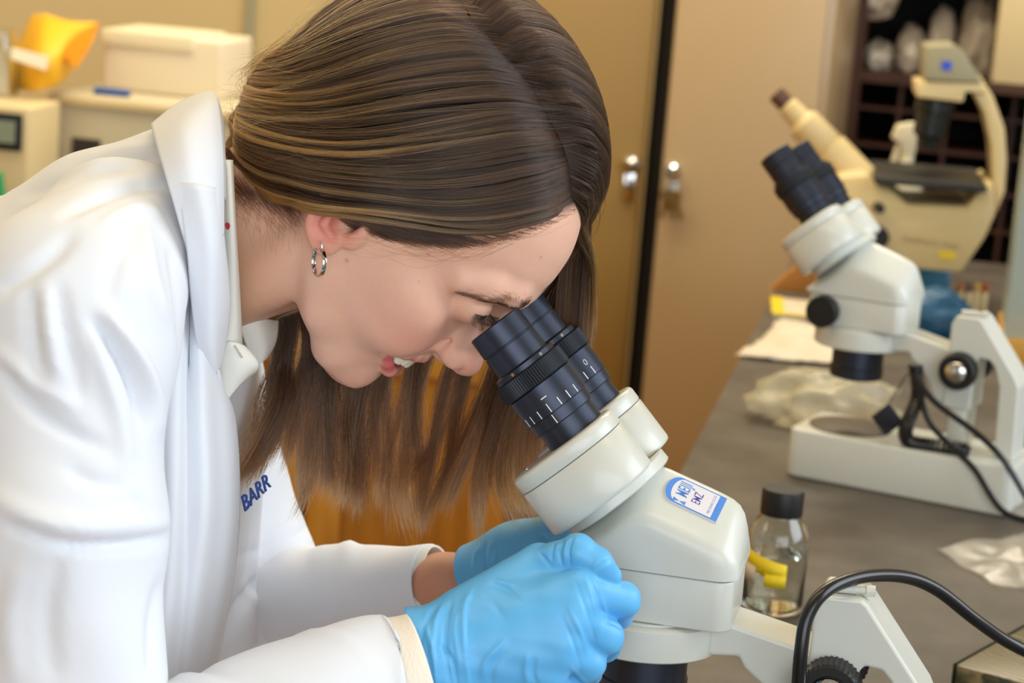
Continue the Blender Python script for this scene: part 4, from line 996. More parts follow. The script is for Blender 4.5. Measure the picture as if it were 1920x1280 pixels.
# open the cuff end with a plane just past the wrist
c0 = W(783, 1220, 1.28); nrm = W(850, 1197, 1.28) - W(780, 1220, 1.28); nrm /= np.linalg.norm(nrm)
pl = (gf.ax[0][:, None, None] - c0[0]) * nrm[0] + (gf.ax[1][None, :, None] - c0[1]) * nrm[1] + (gf.ax[2][None, None, :] - c0[2]) * nrm[2]
gf.V = smax(gf.V, -pl.astype(np.float32), 0.8)
gv, gq = surface_nets(gf.V, gf.lo, 1.0)
GLOVE_FOLDS = [([(1012, 1036), (1024, 1050), (1034, 1062)], 3, -2.0, 0), ([(1040, 1020), (1034, 1040), (1036, 1058)], 2.5, -1.2, 0), ([(1056, 1014), (1050, 1036), (1053, 1058)], 2.5, -1.4, 0),
    ([(1074, 1008), (1067, 1032), (1069, 1060)], 2.5, -1.7, 0), ([(1064, 1012), (1059, 1036), (1061, 1058)], 3, 0.9, 0), ([(1046, 1018), (1042, 1040)], 3, 0.8, 0), ([(1118, 1072), (1130, 1056), (1144, 1050)], 3, -0.9, 0), ([(1110, 1066), (1122, 1050)], 3, 0.5, 0),
    ([(884, 1112), (874, 1135), (870, 1175), (872, 1220), (880, 1285)], 4, 2.2, 1), ([(846, 1128), (838, 1160), (836, 1215), (845, 1285)], 5, -1.8, 0), ([(830, 1134), (815, 1170), (808, 1230)], 4.5, 1.6, 0), ([(815, 1142), (798, 1170), (788, 1210)], 4, -1.5, 0),
    ([(800, 1150), (800, 1180), (812, 1230), (818, 1285)], 4.5, 1.5, 0), ([(830, 1210), (850, 1240), (858, 1290)], 4, -1.4, 0), ([(780, 1180), (790, 1230), (808, 1290)], 4, -1.4, 0), ([(855, 1150), (852, 1190), (860, 1240)], 4, 1.2, 0),
    ([(905, 1270), (910, 1240), (935, 1212), (945, 1200)], 6, 1.1, 0), ([(920, 1280), (925, 1250), (950, 1220)], 5, -0.8, 0), ([(990, 1285), (985, 1255), (990, 1225)], 5, 1.0, 0), ([(1010, 1290), (1000, 1262), (1004, 1235)], 4, -0.8, 0),
    ([(920, 1095), (950, 1105), (975, 1125)], 5, -0.9, 0), ([(930, 1088), (965, 1098)], 5, 0.7, 0), ([(905, 1115), (925, 1130), (945, 1160)], 7, -0.7, 0),
    ([(1110, 1078), (1124, 1115), (1140, 1160)], 3.5, 0.9, 0), ([(1096, 1082), (1112, 1130), (1124, 1180)], 4, 0.9, 0), ([(1080, 1090), (1102, 1150), (1116, 1200)], 4, -0.8, 0), ([(1066, 1140), (1090, 1190), (1100, 1230)], 4, 0.9, 0), ([(1050, 1150), (1076, 1205), (1088, 1250)], 4, -0.8, 0), ([(1070, 1250), (1090, 1272), (1105, 1285)], 4, 0.8, 0),
    ([(1140, 1170), (1150, 1168), (1168, 1180)], 2.5, -1.2, 0)]
gv = pressed_folds(gv, gq, GLOVE_FOLDS, lambda px: np.full(len(px), 1.32))
gl = np_mesh('glove', to_person(gv), gq, m_glove, person, relax=1); gl['label'] = 'near blue nitrile glove gripping the zoom knob'
# far hand
ff = Field(W(960, 1060, 1.50) - [60, 60, 60], W(960, 1060, 1.50) + [75, 60, 60], 1.4)
ff.cap(W(892, 1088, 1.515), W(975, 1055, 1.500), 25, 25, k=6); ff.cap(W(975, 1055, 1.500), W(1065, 1030, 1.47), 25, 24, k=14)
ff.cap(W(975, 1040, 1.495), W(1075, 992, 1.462), 15, 12, k=10)
for k_, (x, y, dd) in enumerate(((1085, 1020, 1.462), (1090, 1055, 1.462), (1085, 1090, 1.466), (1075, 1120, 1.472))):
    ff.chain([W(1030, 1035 + 18 * k_, 1.478), W(x + 20, y, dd), W(x + 45, y + 8, dd - 0.024), W(x + 20, y + 12, dd - 0.038)], [10, 9.5, 8.5, 7.5], k=4)
c0 = W(884, 1080, 1.51); nrm = W(960, 1055, 1.50) - W(884, 1085, 1.515); nrm /= np.linalg.norm(nrm)
pl = (ff.ax[0][:, None, None] - c0[0]) * nrm[0] + (ff.ax[1][None, :, None] - c0[1]) * nrm[1] + (ff.ax[2][None, None, :] - c0[2]) * nrm[2]
ff.V = smax(ff.V, -pl.astype(np.float32) - 2.0, 0.8)
fv, fq = surface_nets(ff.V, ff.lo, 1.4)
fv = pressed_folds(fv, fq, [([(912, 1015), (905, 1050), (912, 1105)], 4, -2.0, 0), ([(932, 1018), (925, 1060), (930, 1105)], 4.5, -1.6, 0), ([(896, 1025), (890, 1060), (896, 1108)], 4, 1.6, 0), ([(922, 1018), (915, 1060)], 4, 1.2, 0), ([(955, 1020), (948, 1050)], 5, -1.0, 0), ([(1010, 1000), (1025, 1010)], 5, -1.5, 0)], lambda px: np.full(len(px), 1.53))
gl = np_mesh('glove', to_person(fv), fq, m_glove, person, relax=1); gl['label'] = 'far blue nitrile glove behind the microscope'
# ================================================================== the woman: hair, brows, lashes
def envelope(p):
    """hair volume in head millimetres (negative inside)"""
    q = p.copy(); q[..., 2] = np.abs(q[..., 2])
    def el(c, r):
        d = q - np.array(c, float); r = np.array(r, float); k0 = np.sqrt(((d / r) ** 2).sum(-1)); k1 = np.sqrt(((d / r ** 2) ** 2).sum(-1)) + 1e-6; return k0 * (k0 - 1) / k1
    return smin(smin(el((-14, 48, 0), (104, 98, 85)), el((-58, 14, 0), (58, 64, 72)), 14.0), el((-10, 20, 62), (40, 33, 27)), 14.0)
def on_hair(px, py):
    """pixel -> first point of the hair volume along that line of sight, in head millimetres"""
    t = np.linspace(1.22, 1.50, 281); pts = CAM + ray(px, py)[None] * t[:, None]; hp = head_of(pts); e = envelope(hp)
    i = np.nonzero(e < 0)[0]
    return hp[i[0]] if len(i) else hp[np.argmin(e)]
def px_head(px, py, d): return head_of(CAM + ray(px, py) * d)[0]
G = [
 [(1082, 392), (1010, 416), (930, 436), (840, 432), (740, 416), (650, 402), (570, 390), (500, 368), (455, 338), (434, 305)],
 [(1086, 360), (1000, 386), (900, 402), (800, 400), (700, 390), (600, 378), (520, 358), (470, 330), (440, 302), (428, 280)],
 [(1080, 312), (1000, 332), (900, 352), (800, 358), (700, 350), (600, 338), (520, 318), (468, 296), (438, 274), (425, 258)],
 [(1068, 272), (980, 280), (880, 296), (780, 308), (680, 312), (590, 304), (510, 286), (460, 264), (434, 246), (423, 236)],
 [(1046, 226), (950, 228), (850, 246), (750, 264), (650, 272), (560, 264), (490, 246), (452, 228), (432, 216), (425, 212)],
 [(1022, 186), (930, 182), (830, 192), (730, 208), (640, 220), (560, 220), (490, 208), (455, 196), (436, 190), (430, 188)],
 [(996, 146), (900, 140), (800, 149), (700, 168), (610, 185), (540, 190), (485, 183), (455, 172), (440, 166), (436, 164)],
 [(955, 98), (860, 92), (760, 106), (670, 130), (590, 152), (530, 162), (485, 160), (460, 153), (446, 148), (441, 146)],
 [(915, 52), (820, 48), (730, 66), (650, 92), (590, 116), (540, 133), (500, 138), (474, 138), (458, 138), (450, 139)],
 [(880, 15), (800, 6), (720, 22), (650, 48), (592, 80), (550, 102), (515, 114), (492, 120), (475, 126), (464, 130)],
 [(860, -30), (780, -36), (700, -16), (640, 20), (592, 54), (560, 78), (530, 95), (508, 108), (492, 116), (480, 122)],
 [(840, -80), (770, -84), (700, -62), (640, -20), (600, 20), (572, 50), (545, 75), (522, 95), (505, 106), (492, 114)]]
def resample(P, n):
    C = np.array([tuple(p) for p in catmull([Vector(q) for q in P], 6)]); s = np.r_[0, np.cumsum(np.linalg.norm(np.diff(C, axis=0), axis=1))]; s /= s[-1]
    u = np.linspace(0, 1, n); return np.stack([np.interp(u, s, C[:, i]) for i in range(3)], 1)
NP = 26
def tail(P):
    """carry a strand on from the nape round the back of the neck to the far side"""
    e = P[-1]; return np.vstack([P, [e + [-3, -10, -22], e + [4, -26, -60], e + [26, -48, -95]]])
GC = np.stack([resample(tail(np.array([on_hair(*p) for p in g])), NP) for g in G])
PART = np.array([on_hair(*p) for p in ((1086, 380), (1082, 330), (1068, 272), (1042, 220), (1000, 150), (945, 88), (895, 36), (862, -20), (845, -70))])
GRAV = np.array([0.743, -0.669, 0.0])
def far_guide(rt):
    P = []
    for s_, R in ((0, 0), (10, -14), (26, -34), (48, -54), (80, -68), (125, -76), (185, -80), (260, -82), (330, -84)):
        q = rt + GRAV * s_ * 0.9; q = np.array([q[0], q[1], rt[2] + R])
        for _ in range(3):
            e = float(envelope(q[None])[0])
            if s_ < 30 or e < 1.0:
                gr_ = np.array([float(envelope((q + d)[None])[0]) - e for d in np.eye(3)]); gr_ /= np.linalg.norm(gr_) + 1e-6; q = q - gr_ * (e - (0 if s_ < 30 else 1.0))
        P.append(q)
    return np.array(P)
FC = np.stack([resample(far_guide(p), NP) for p in PART])
HG = [[(1100, 420, 1.405), (1082, 540, 1.425), (1050, 640, 1.445), (1018, 760, 1.455), (1004, 880, 1.46), (1040, 1000, 1.46)],
      [(1088, 440, 1.41), (1060, 560, 1.43), (1016, 660, 1.45), (978, 780, 1.46), (964, 900, 1.465), (1005, 1000, 1.465)],
      [(1064, 480, 1.42), (1010, 580, 1.44), (962, 690, 1.455), (934, 800, 1.465), (920, 900, 1.47), (962, 1010, 1.47)],
      [(1000, 520, 1.44), (945, 640, 1.455), (908, 740, 1.465), (884, 840, 1.475), (862, 930, 1.48), (835, 1060, 1.485)],
      [(900, 560, 1.46), (866, 650, 1.47), (836, 760, 1.475), (818, 860, 1.48), (796, 950, 1.485), (776, 1015, 1.49)],
      [(820, 560, 1.465), (792, 660, 1.475), (772, 760, 1.48), (760, 860, 1.485), (752, 940, 1.49), (770, 1030, 1.49)],
      [(740, 560, 1.465), (720, 660, 1.475), (706, 760, 1.48), (700, 860, 1.485), (692, 940, 1.49), (690, 1005, 1.49)],
      [(680, 560, 1.46), (662, 660, 1.47), (650, 760, 1.475), (650, 860, 1.48), (652, 930, 1.485), (642, 985, 1.49)],
      [(632, 560, 1.455), (626, 660, 1.46), (622, 760, 1.465), (620, 850, 1.47), (612, 930, 1.475), (600, 975, 1.475)],
      [(600, 570, 1.45), (592, 660, 1.45), (578, 760, 1.455), (566, 840, 1.455), (560, 920, 1.455), (520, 972, 1.45)],
      [(566, 580, 1.445), (558, 670, 1.445), (542, 760, 1.445), (518, 835, 1.44), (478, 890, 1.435)],
      [(542, 590, 1.44), (524, 680, 1.44), (504, 770, 1.435), (478, 860, 1.43), (438, 938, 1.42)],
      [(518, 598, 1.435), (506, 680, 1.435), (486, 770, 1.43), (462, 860, 1.42), (424, 946, 1.41)]]
HC = np.stack([resample([px_head(*p) for p in g], NP) for g in HG])

def strands(guides, n, jit, spread, lift, clump, wave, seedv, lo=0.0, hi=None, tipcut=(0.0, 0.0), dens=None, bunch=0.0):
    r = np.random.default_rng(seedv); ng = len(guides); hi = ng - 1 if hi is None else hi
    v = lo + (hi - lo) * (r.random(n) if dens is None else np.interp(r.random(n), np.cumsum(dens) / np.sum(dens), np.linspace(0, 1, len(dens))))
    nc = int(clump); cv_ = np.sort(lo + (hi - lo) * r.random(nc)); ci = np.abs(v[:, None] - cv_[None]).argmin(1)
    i = np.clip(v.astype(int), 0, ng - 2); f = (v - i)[:, None, None]
    P = guides[i] * (1 - f) + guides[i + 1] * f
    i2 = np.clip(cv_[ci].astype(int), 0, ng - 2); f2 = (cv_[ci] - i2)[:, None, None]
    C = guides[i2] * (1 - f2) + guides[i2 + 1] * f2
    u = np.linspace(0, 1, P.shape[1])[None, :, None]
    if bunch > 0: P = P + (C - P) * bunch * np.clip(u * 1.6, 0, 1)
    ph = r.random((nc, 3)) * 6.28; am = r.normal(0, 1, (nc, 3))
    P = P + wave * am[ci][:, None, :] * np.sin(u * (4.0 + 2.0 * r.random((nc, 1)))[ci][:, None, :] + ph[ci][:, None, :]) * np.clip(u * 4, 0, 1)
    off = r.normal(0, spread, (n, 1, 3)); P = P + off * (0.35 + 0.65 * u) * np.clip(u * 8 + 0.15, 0, 1)
    ph2 = r.random((n, 1, 3)) * 6.28; P = P + jit * np.sin(u * r.uniform(3, 9, (n, 1, 1)) + ph2) * np.clip(u * 3, 0, 1)
    if tipcut[1] > 0:
        L = 1 - r.uniform(tipcut[0], tipcut[1], nc)[ci] - np.abs(r.normal(0, 0.07, n)); L = np.clip(L, 0.2, 1)
        uu = np.linspace(0, 1, P.shape[1]); out = np.empty_like(P)
        ti = L[:, None] * uu[None] * (P.shape[1] - 1); j = np.clip(ti.astype(int), 0, P.shape[1] - 2); g = (ti - j)[..., None]; k = np.arange(n)[:, None]
        P = P[k, j] * (1 - g) + P[k, j + 1] * g
    return P, v, ci
def pull_in(P, lift, r):
    """keep strands on the hair volume: push each point to its own layer below the surface"""
    sh = P.shape; q = P.reshape(-1, 3); e = envelope(q); h = 1.0
    gr = np.stack([envelope(q + d) - e for d in np.eye(3) * h], 1); gr /= np.linalg.norm(gr, axis=1)[:, None] + 1e-6
    tgt = np.repeat(lift, sh[1]); return (q - gr * (e - tgt)[:, None]).reshape(sh)
HAIRC = dict(dark=rgb(30, 20, 15)[:3], mid=rgb(54, 36, 23)[:3], warm=rgb(102, 64, 30)[:3], gold=rgb(208, 134, 62)[:3], ash=rgb(184, 142, 92)[:3])
HAIRC = {k: np.array(v) for k, v in HAIRC.items()}
m_hair = bpy.data.materials.new('brown_hair'); m_hair.use_nodes = True; nt = m_hair.node_tree; nt.nodes.clear()
ho = nt.nodes.new('ShaderNodeOutputMaterial'); hb = nt.nodes.new('ShaderNodeBsdfHairPrincipled'); hb.parametrization = 'COLOR'
ha_ = nt.nodes.new('ShaderNodeAttribute'); ha_.attribute_name = 'tint'
nt.links.new(ha_.outputs['Color'], hb.inputs['Color']); nt.links.new(hb.outputs[0], ho.inputs['Surface'])
hb.inputs['Roughness'].default_value = 0.30; hb.inputs['Radial Roughness'].default_value = 0.45; hb.inputs['Random Roughness'].default_value = 0.2
def hair_obj(name, sets, parent, m=None, space='head'):
    P = np.concatenate([s[0].reshape(-1, 3) for s in sets]); Cc = np.concatenate([s[1].reshape(-1, 3) for s in sets]); Rr = np.concatenate([s[2].reshape(-1) for s in sets])
    sizes = sum(([s[0].shape[1]] * s[0].shape[0] for s in sets), [])
    cu = bpy.data.hair_curves.new(name); cu.add_curves(sizes)
    pos = to_person(P, HM) if space == 'head' else P
    cu.attributes['position'].data.foreach_set('vector', pos.astype(np.float32).ravel())
    ra = cu.attributes.get('radius') or cu.attributes.new('radius', 'FLOAT', 'POINT'); ra.data.foreach_set('value', Rr.astype(np.float32))
    ca = cu.attributes.new('tint', 'FLOAT_COLOR', 'POINT'); ca.data.foreach_set('color', np.concatenate([Cc, np.ones((len(Cc), 1))], 1).astype(np.float32).ravel())
    cu.materials.append(m or m_hair)
    return link(bpy.data.objects.new(name, cu), parent)
def colour(n, k, seedv, v, streaks, warm0, warm1, ci=None, picks=None):
    """per-strand colour: brown with lighter streak strands, warmer towards the ends"""
    r = np.random.default_rng(seedv); u = np.linspace(0, 1, k)[None, :, None]
    b0 = HAIRC['dark'] + (HAIRC['mid'] - HAIRC['dark']) * r.random((n, 1)); b1 = HAIRC['mid'] + (HAIRC['warm'] - HAIRC['mid']) * r.random((n, 1))
    w = np.clip((u - warm0) / (warm1 - warm0), 0, 1); c = b0[:, None] * (1 - w) + b1[:, None] * w
    if ci is not None: c = c * np.exp(r.normal(0, 0.30, (int(ci.max()) + 1, 1)))[ci][:, None, :]
    hs = np.zeros(n)
    for v0, wd, pr in streaks: hs = np.maximum(hs, (np.abs(v - v0) < wd) * pr)
    pick = r.random(n) < np.maximum(hs, 0.03)
    if picks is not None: pick = picks
    tone = np.where(r.random((n, 1)) < 0.6, HAIRC['gold'], HAIRC['ash'])[:, None]
    st = r.uniform(0.05, 0.40, (n, 1, 1)); a = np.clip((u - st) * 6, 0, 1) * r.uniform(0.45, 1.0, (n, 1, 1)) * pick[:, None, None]
    return c * (1 - a) + tone * a
def radii(n, k, r0, seedv):
    u = np.linspace(0, 1, k)[None]; return r0 * np.random.default_rng(seedv).uniform(0.75, 1.25, (n, 1)) * (0.9 + 0.1 * u) * np.clip((1 - u) * 6 + 0.25, 0, 1)
sets = []
# near side, swept back from the parting to the nape
n = 17000; P, v, ci = strands(GC, n, 0.5, 0.8, 0, 90, 2.2, 21, bunch=0.35)
r_ = np.random.default_rng(5); lift = -np.abs(r_.normal(0, 4.0, n)) + 0.6 + 1.0 * np.sin(v * 9.1)
STK = [(4.15, 0.05, 0.6), (4.85, 0.035, 0.45), (3.50, 0.07, 0.7), (3.78, 0.03, 0.45), (5.6, 0.03, 0.3), (6.3, 0.04, 0.35), (2.5, 0.03, 0.25), (1.6, 0.035, 0.25), (0.85, 0.06, 0.35), (0.25, 0.10, 0.4), (7.3, 0.035, 0.2)]
pk_ = np.zeros(n, bool)
for v0_, wd_, pr_ in STK: pk_ |= (np.abs(v - v0_) < wd_) & (r_.random(n) < pr_)
pk_ |= r_.random(n) < 0.012
lift = np.where(pk_, r_.uniform(0.2, 1.6, n) + 1.0 * np.sin(v * 9.1), lift)
Q = pull_in(P, lift, r_); uw = np.clip(np.linspace(0, 1, NP) * 10, 0, 1)[None, :, None] * np.clip((0.86 - np.linspace(0, 1, NP)) * 12, 0, 1)[None, :, None]
rootp = np.clip(1 - np.linspace(0, 1, NP) * 14, 0, 1)[None, :, None]
P = P * (1 - uw) + Q * uw
P = pull_in(P.copy(), np.full(n, -5.0), r_) * rootp + P * (1 - rootp)      # roots start down at the scalp
sets.append((P, colour(n, NP, 22, v, STK, 0.35, 0.9, ci, pk_), radii(n, NP, 0.000085, 23)))
# temple and hairline hairs joining the lowest lock
HLN = np.array([(1078, 392), (1040, 412), (985, 436), (930, 452), (880, 460), (820, 460), (760, 452), (712, 440), (680, 424)], float)
n = 1500; r_ = np.random.default_rng(31); tq = r_.random(n); hi_ = tq * (len(HLN) - 1); k_ = np.clip(hi_.astype(int), 0, len(HLN) - 2); rootpx = HLN[k_] + (hi_ - k_)[:, None] * (HLN[k_ + 1] - HLN[k_]) + r_.normal(0, 4, (n, 2))
def scalp_hit(px, py):
    t = np.linspace(1.24, 1.46, 221); hp = head_of(CAM + ray(px, py)[None] * t[:, None]); e = skull(hp[:, 0], hp[:, 1], hp[:, 2], 1.0); i = np.nonzero(e < 0)[0]
    return hp[i[0]] if len(i) else hp[np.argmin(e)]
table = np.stack([scalp_hit(*p) for p in resample(np.c_[HLN, np.zeros(len(HLN))], 60)[:, :2]])
root = table[np.clip((tq * 59).astype(int), 0, 59)] + r_.normal(0, 1.3, (n, 3)); root[:, 2] = np.maximum(root[:, 2], 0)
v0 = r_.uniform(0.0, 1.1, n); i0 = np.clip(v0.astype(int), 0, 10); f0 = (v0 - i0)[:, None, None]; Gp = GC[i0] * (1 - f0) + GC[i0 + 1] * f0
start = np.clip(tq * 0.42 + 0.06, 0, 0.8)
uu = np.linspace(0, 1, 20)[None]; ti = (start[:, None] + (0.80 - start[:, None]) * uu) * (NP - 1); j = np.clip(ti.astype(int), 0, NP - 2); g_ = (ti - j)[..., None]; kk = np.arange(n)[:, None]
tgt = Gp[kk, j] * (1 - g_) + Gp[kk, j + 1] * g_; bl = np.clip(uu * 2.4, 0, 1)[..., None]; bl = bl * bl * (3 - 2 * bl)
lead = root[:, None, :] + (tgt[:, 6:7] - root[:, None, :]) * np.clip(uu / 0.42, 0, 1)[..., None]
P = lead * (1 - bl) + tgt * bl + r_.normal(0, 0.7, (n, 1, 3)) * uu[..., None]
sets.append((P, colour(n, 20, 33, v0, [(0.2, 0.3, 0.12)], 0.4, 1.0), radii(n, 20, 0.00007, 34)))
# far side: from the parting over the top and down past the far temple
n = 7000; P, v, ci = strands(FC, n, 0.8, 1.2, 0, 60, 2.0, 41, tipcut=(0.15, 0.6), bunch=0.45)
fl_ = np.random.default_rng(6).uniform(-4, 11, n) * np.interp(v, [0, 1, 2.5, 8], [0.1, 0.5, 1, 1.2]); Q = pull_in(P, fl_, r_); uw = np.clip(np.linspace(0, 1, NP) * 8, 0, 1)[None, :, None] * np.clip((0.26 - np.linspace(0, 1, NP)) * 9, 0, 1)[None, :, None]
P = P * (1 - uw) + Q * uw
for _ in range(2):
    Q = pull_in(P, fl_, r_); ins = (envelope(P) < fl_[:, None])[..., None]; P = np.where(ins, Q, P)
rp = np.clip(1 - np.linspace(0, 1, NP) * 14, 0, 1)[None, :, None]; P = pull_in(P.copy(), np.full(n, -5.0), r_) * rp + P * (1 - rp)
sets.append((P, colour(n, NP, 42, v, [(0.5, 0.6, 0.6), (2.0, 0.2, 0.25)], 0.5, 1.0, ci), radii(n, NP, 0.000085, 43)))
# lengths hanging on the far side
n = 6500; P, v, ci = strands(HC, n, 1.6, 2.4, 0, 54, 5.0, 51, tipcut=(0.0, 0.20), bunch=0.88)
P[:, :, 2] -= np.abs(np.random.default_rng(8).normal(0, 9, n))[:, None]
sets.append((P, colour(n, NP, 52, v, [(7.2, 0.25, 0.5), (8.0, 0.12, 0.25), (5.0, 0.3, 0.2), (1.3, 0.4, 0.35), (3.0, 0.3, 0.2)], 0.35, 1.1, ci), radii(n, NP, 0.00009, 53)))
# stray flyaway hairs
n = 170; P, v, ci = strands(GC[3:], n, 2.5, 2.0, 0, 60, 5.0, 61, tipcut=(0.05, 0.5)); P = pull_in(P, np.random.default_rng(9).uniform(1, 9, n), r_) * 0.75 + P * 0.25
P[:, -8:] += np.random.default_rng(10).normal(0, 9, (n, 1, 3)) * (np.linspace(0, 1, 8) ** 2)[None, :, None]
sets.append((P, colour(n, NP, 62, v, [(3, 9, 0.4)], 0.3, 1.0), radii(n, NP, 0.00006, 63)))
n = 60; P, v, ci = strands(FC, n, 3.0, 3.0, 0, 30, 4.0, 64, tipcut=(0.3, 0.7)); P = pull_in(P, np.random.default_rng(12).uniform(1, 12, n), r_)
sets.append((P, colour(n, NP, 65, v, [(3, 9, 0.4)], 0.3, 1.0), radii(n, NP, 0.00006, 66)))
# fine hairs swept up from the nape behind the ear
from mathutils.bvhtree import BVHTree
BV = BVHTree.FromPolygons([tuple(x) for x in hv], [tuple(int(i) for i in q_) for q_ in hq])
camh = Vector(head_of(CAM)[0])
def skin_hit(px, py):
    d = Vector(head_of(CAM + ray(px, py))[0]) - camh; h_ = BV.ray_cast(camh, d.normalized()); return (np.array(h_[0]), np.array(h_[1])) if h_[0] is not None else (None, None)
r_ = np.random.default_rng(71); PN = []
for i in range(1000):
    t = r_.random(); x = 446 + 122 * t + r_.normal(0, 3); y = 352 + 40 * t + abs(r_.normal(0, 26)) * (0.4 + 0.6 * (1 - abs(t - 0.45)))
    a_, n_ = skin_hit(x, y)
    if a_ is None: continue
    long_ = r_.random() < 0.05
    b_, nb_ = skin_hit(x - (r_.uniform(14, 40)), y - r_.uniform(22, 46)) if not long_ else skin_hit(x + r_.normal(0, 10), min(y + r_.uniform(20, 80), 520))
    if b_ is None: continue
    u = np.linspace(0, 1, 8)[:, None]; PN.append(a_ * (1 - u) + b_ * u + n_ * (0.2 + 3.0 * u * (1 - 0.4 * u)) + r_.normal(0, 1.2, 3) * u)
PN = np.stack(PN); n = len(PN)
sets.append((PN, np.tile(HAIRC['mid'], (n, 8, 1)), radii(n, 8, 0.00004, 72)))
# loose wisps from the hairline over the temple
WS = []; r_ = np.random.default_rng(91)
for i in range(95):
    k = r_.uniform(0.4, 7.6); j = int(k); rp0 = HLN[j] + (k - j) * (HLN[j + 1] - HLN[j]) + r_.normal(0, 5, 2) - [0, 6]
    L_ = r_.uniform(40, 150); dy = r_.uniform(4, 34) * (L_ / 110); pts = [rp0 + [-L_ * t, dy * math.sin(pi * min(t * 0.8 + 0.1, 1))] for t in np.linspace(0, 1, 9)]
    q = []
    for p_ in pts:
        a_, n_ = skin_hit(*p_)
        if a_ is None: break
        q.append(a_ + n_ * (0.5 + 1.5 * r_.random()))
    if len(q) == 9: WS.append(np.array(q))
WS = np.stack(WS); sets.append((WS, np.where(r_.random((len(WS), 1, 1)) < 0.3, HAIRC['gold'], HAIRC['mid']) * np.ones((1, 9, 1)), radii(len(WS), 9, 0.00004, 92)))
hair = hair_obj('hair', sets, person); hair['label'] = 'long brown hair with blonde streaks, parted and swept over'; hair['kind'] = 'stuff'
# eyebrow and eyelashes (near and far side)
r_ = np.random.default_rng(81); bs = []
BR = np.array([(66, 31, 50.5), (75, 38.5, 44), (83, 43, 34), (89.5, 44, 23), (92, 43.5, 14)])
def surf(p):
    """slide points along the outward direction until they sit on the skin mesh"""
    out = np.empty_like(p); nn = np.empty_like(p)
    for i in range(0, len(p), 64):
        dd = ((p[i:i+64, None] - FV[None]) ** 2).sum(2); k = dd.argmin(1); out[i:i+64] = FV[k]; nn[i:i+64] = FN[k]
    return out, nn
hn = vnormals(hv, hq); msk = (hv[:, 0] > 50) & (hv[:, 1] > 5) & (hv[:, 1] < 60) & (hv[:, 2] > 5); FV = hv[msk]; FN = hn[msk]
n = 900; t = r_.random(n) ** 0.9; bp_ = np.stack([np.interp(t * 4, range(5), BR[:, i]) for i in range(3)], 1); bp_[:, 1] += r_.normal(0, 1.5, n) * (0.5 + 0.9 * t); sp, sn = surf(bp_)
tang = np.stack([np.interp(t * 4, [0.5, 1.5, 2.5, 3.5], np.diff(BR, axis=0)[:, i]) for i in range(3)], 1); tang /= np.linalg.norm(tang, axis=1)[:, None]
dirv = -tang * 0.85 + np.array([0.1, 0.45, 0]) * (0.2 + t[:, None]) + sn * 0.25; dirv /= np.linalg.norm(dirv, axis=1)[:, None]
uu = np.linspace(0, 1, 5)[None, :, None]; ln = r_.uniform(4, 8, (n, 1, 1))
P = (sp + sn * 0.1)[:, None] + dirv[:, None] * ln * uu - sn[:, None] * 1.2 * uu * uu
bc = np.tile(np.array(rgb(62, 46, 38)[:3]), (n, 5, 1)); bs.append((P, bc, radii(n, 5, 0.00007, 82))); Pm = P.copy(); Pm[..., 2] *= -1; bs.append((Pm, bc, radii(n, 5, 0.00006, 83)))
hair_obj('eyebrow', bs, person)['kind'] = 'stuff'
ls = []; n = 90; a = np.radians(r_.uniform(-40, 60, n)); w_ = np.sin(np.pi * np.clip((np.degrees(a) + 46) / 100, 0, 1)) ** 0.7
e = np.radians(4 + 10 * w_)
st = np.stack([EC[0] + 13.4 * np.cos(e) * np.cos(a), EC[1] + 13.2 * np.sin(e), EC[2] + 13.4 * np.cos(e) * np.sin(a)], 1)
od = np.stack([np.cos(a), np.zeros(n), np.sin(a)], 1); ln = r_.uniform(8, 11.5, (n, 1)); uu = np.linspace(0, 1, 7)[None, :, None]
P = st[:, None] + od[:, None] * (ln * 0.95)[:, None] * uu + np.array([0, 1, 0]) * (-3.2 * uu + 4.6 * uu * uu) + r_.normal(0, 0.7, (n, 1, 3)) * uu
lc = np.tile(np.array(rgb(22, 18, 17)[:3]), (n, 7, 1)); ls.append((P, lc, radii(n, 7, 0.00011, 84)))
P2 = st[:60, None] + np.array([0, -3.5, 0]) * (0.5 + w_[:60, None, None]) + od[:60, None] * 5.5 * uu + np.array([0, -1, 0]) * 3.0 * uu; ls.append((P2, lc[:60], radii(60, 7, 0.00006, 85)))
for q in list(ls): Pm = q[0].copy(); Pm[..., 2] *= -1; ls.append((Pm, q[1], q[2]))
hair_obj('eyelashes', ls, person)['kind'] = 'stuff'

# small moles on the cheek and temple
tint = body.data.attributes['tint']; tv = np.empty(len(body.data.vertices) * 4, np.float32); tint.data.foreach_get('color', tv); tv = tv.reshape(-1, 4)
for x, y, rr in ((650, 488, 1.2), (803, 478, 0.8), (786, 528, 0.6), (1014, 482, 0.9)):
    a_, n_ = skin_hit(x, y)
    if a_ is None: continue
    w_ = np.clip(1.6 - np.linalg.norm(hv - a_, axis=1) / rr, 0, 1)[:, None] * 0.42; tv[:len(hv), :3] = tv[:len(hv), :3] * (1 - w_) + np.array(rgb(172, 84, 74)[:3]) * w_
tint.data.foreach_set('color', tv.ravel())
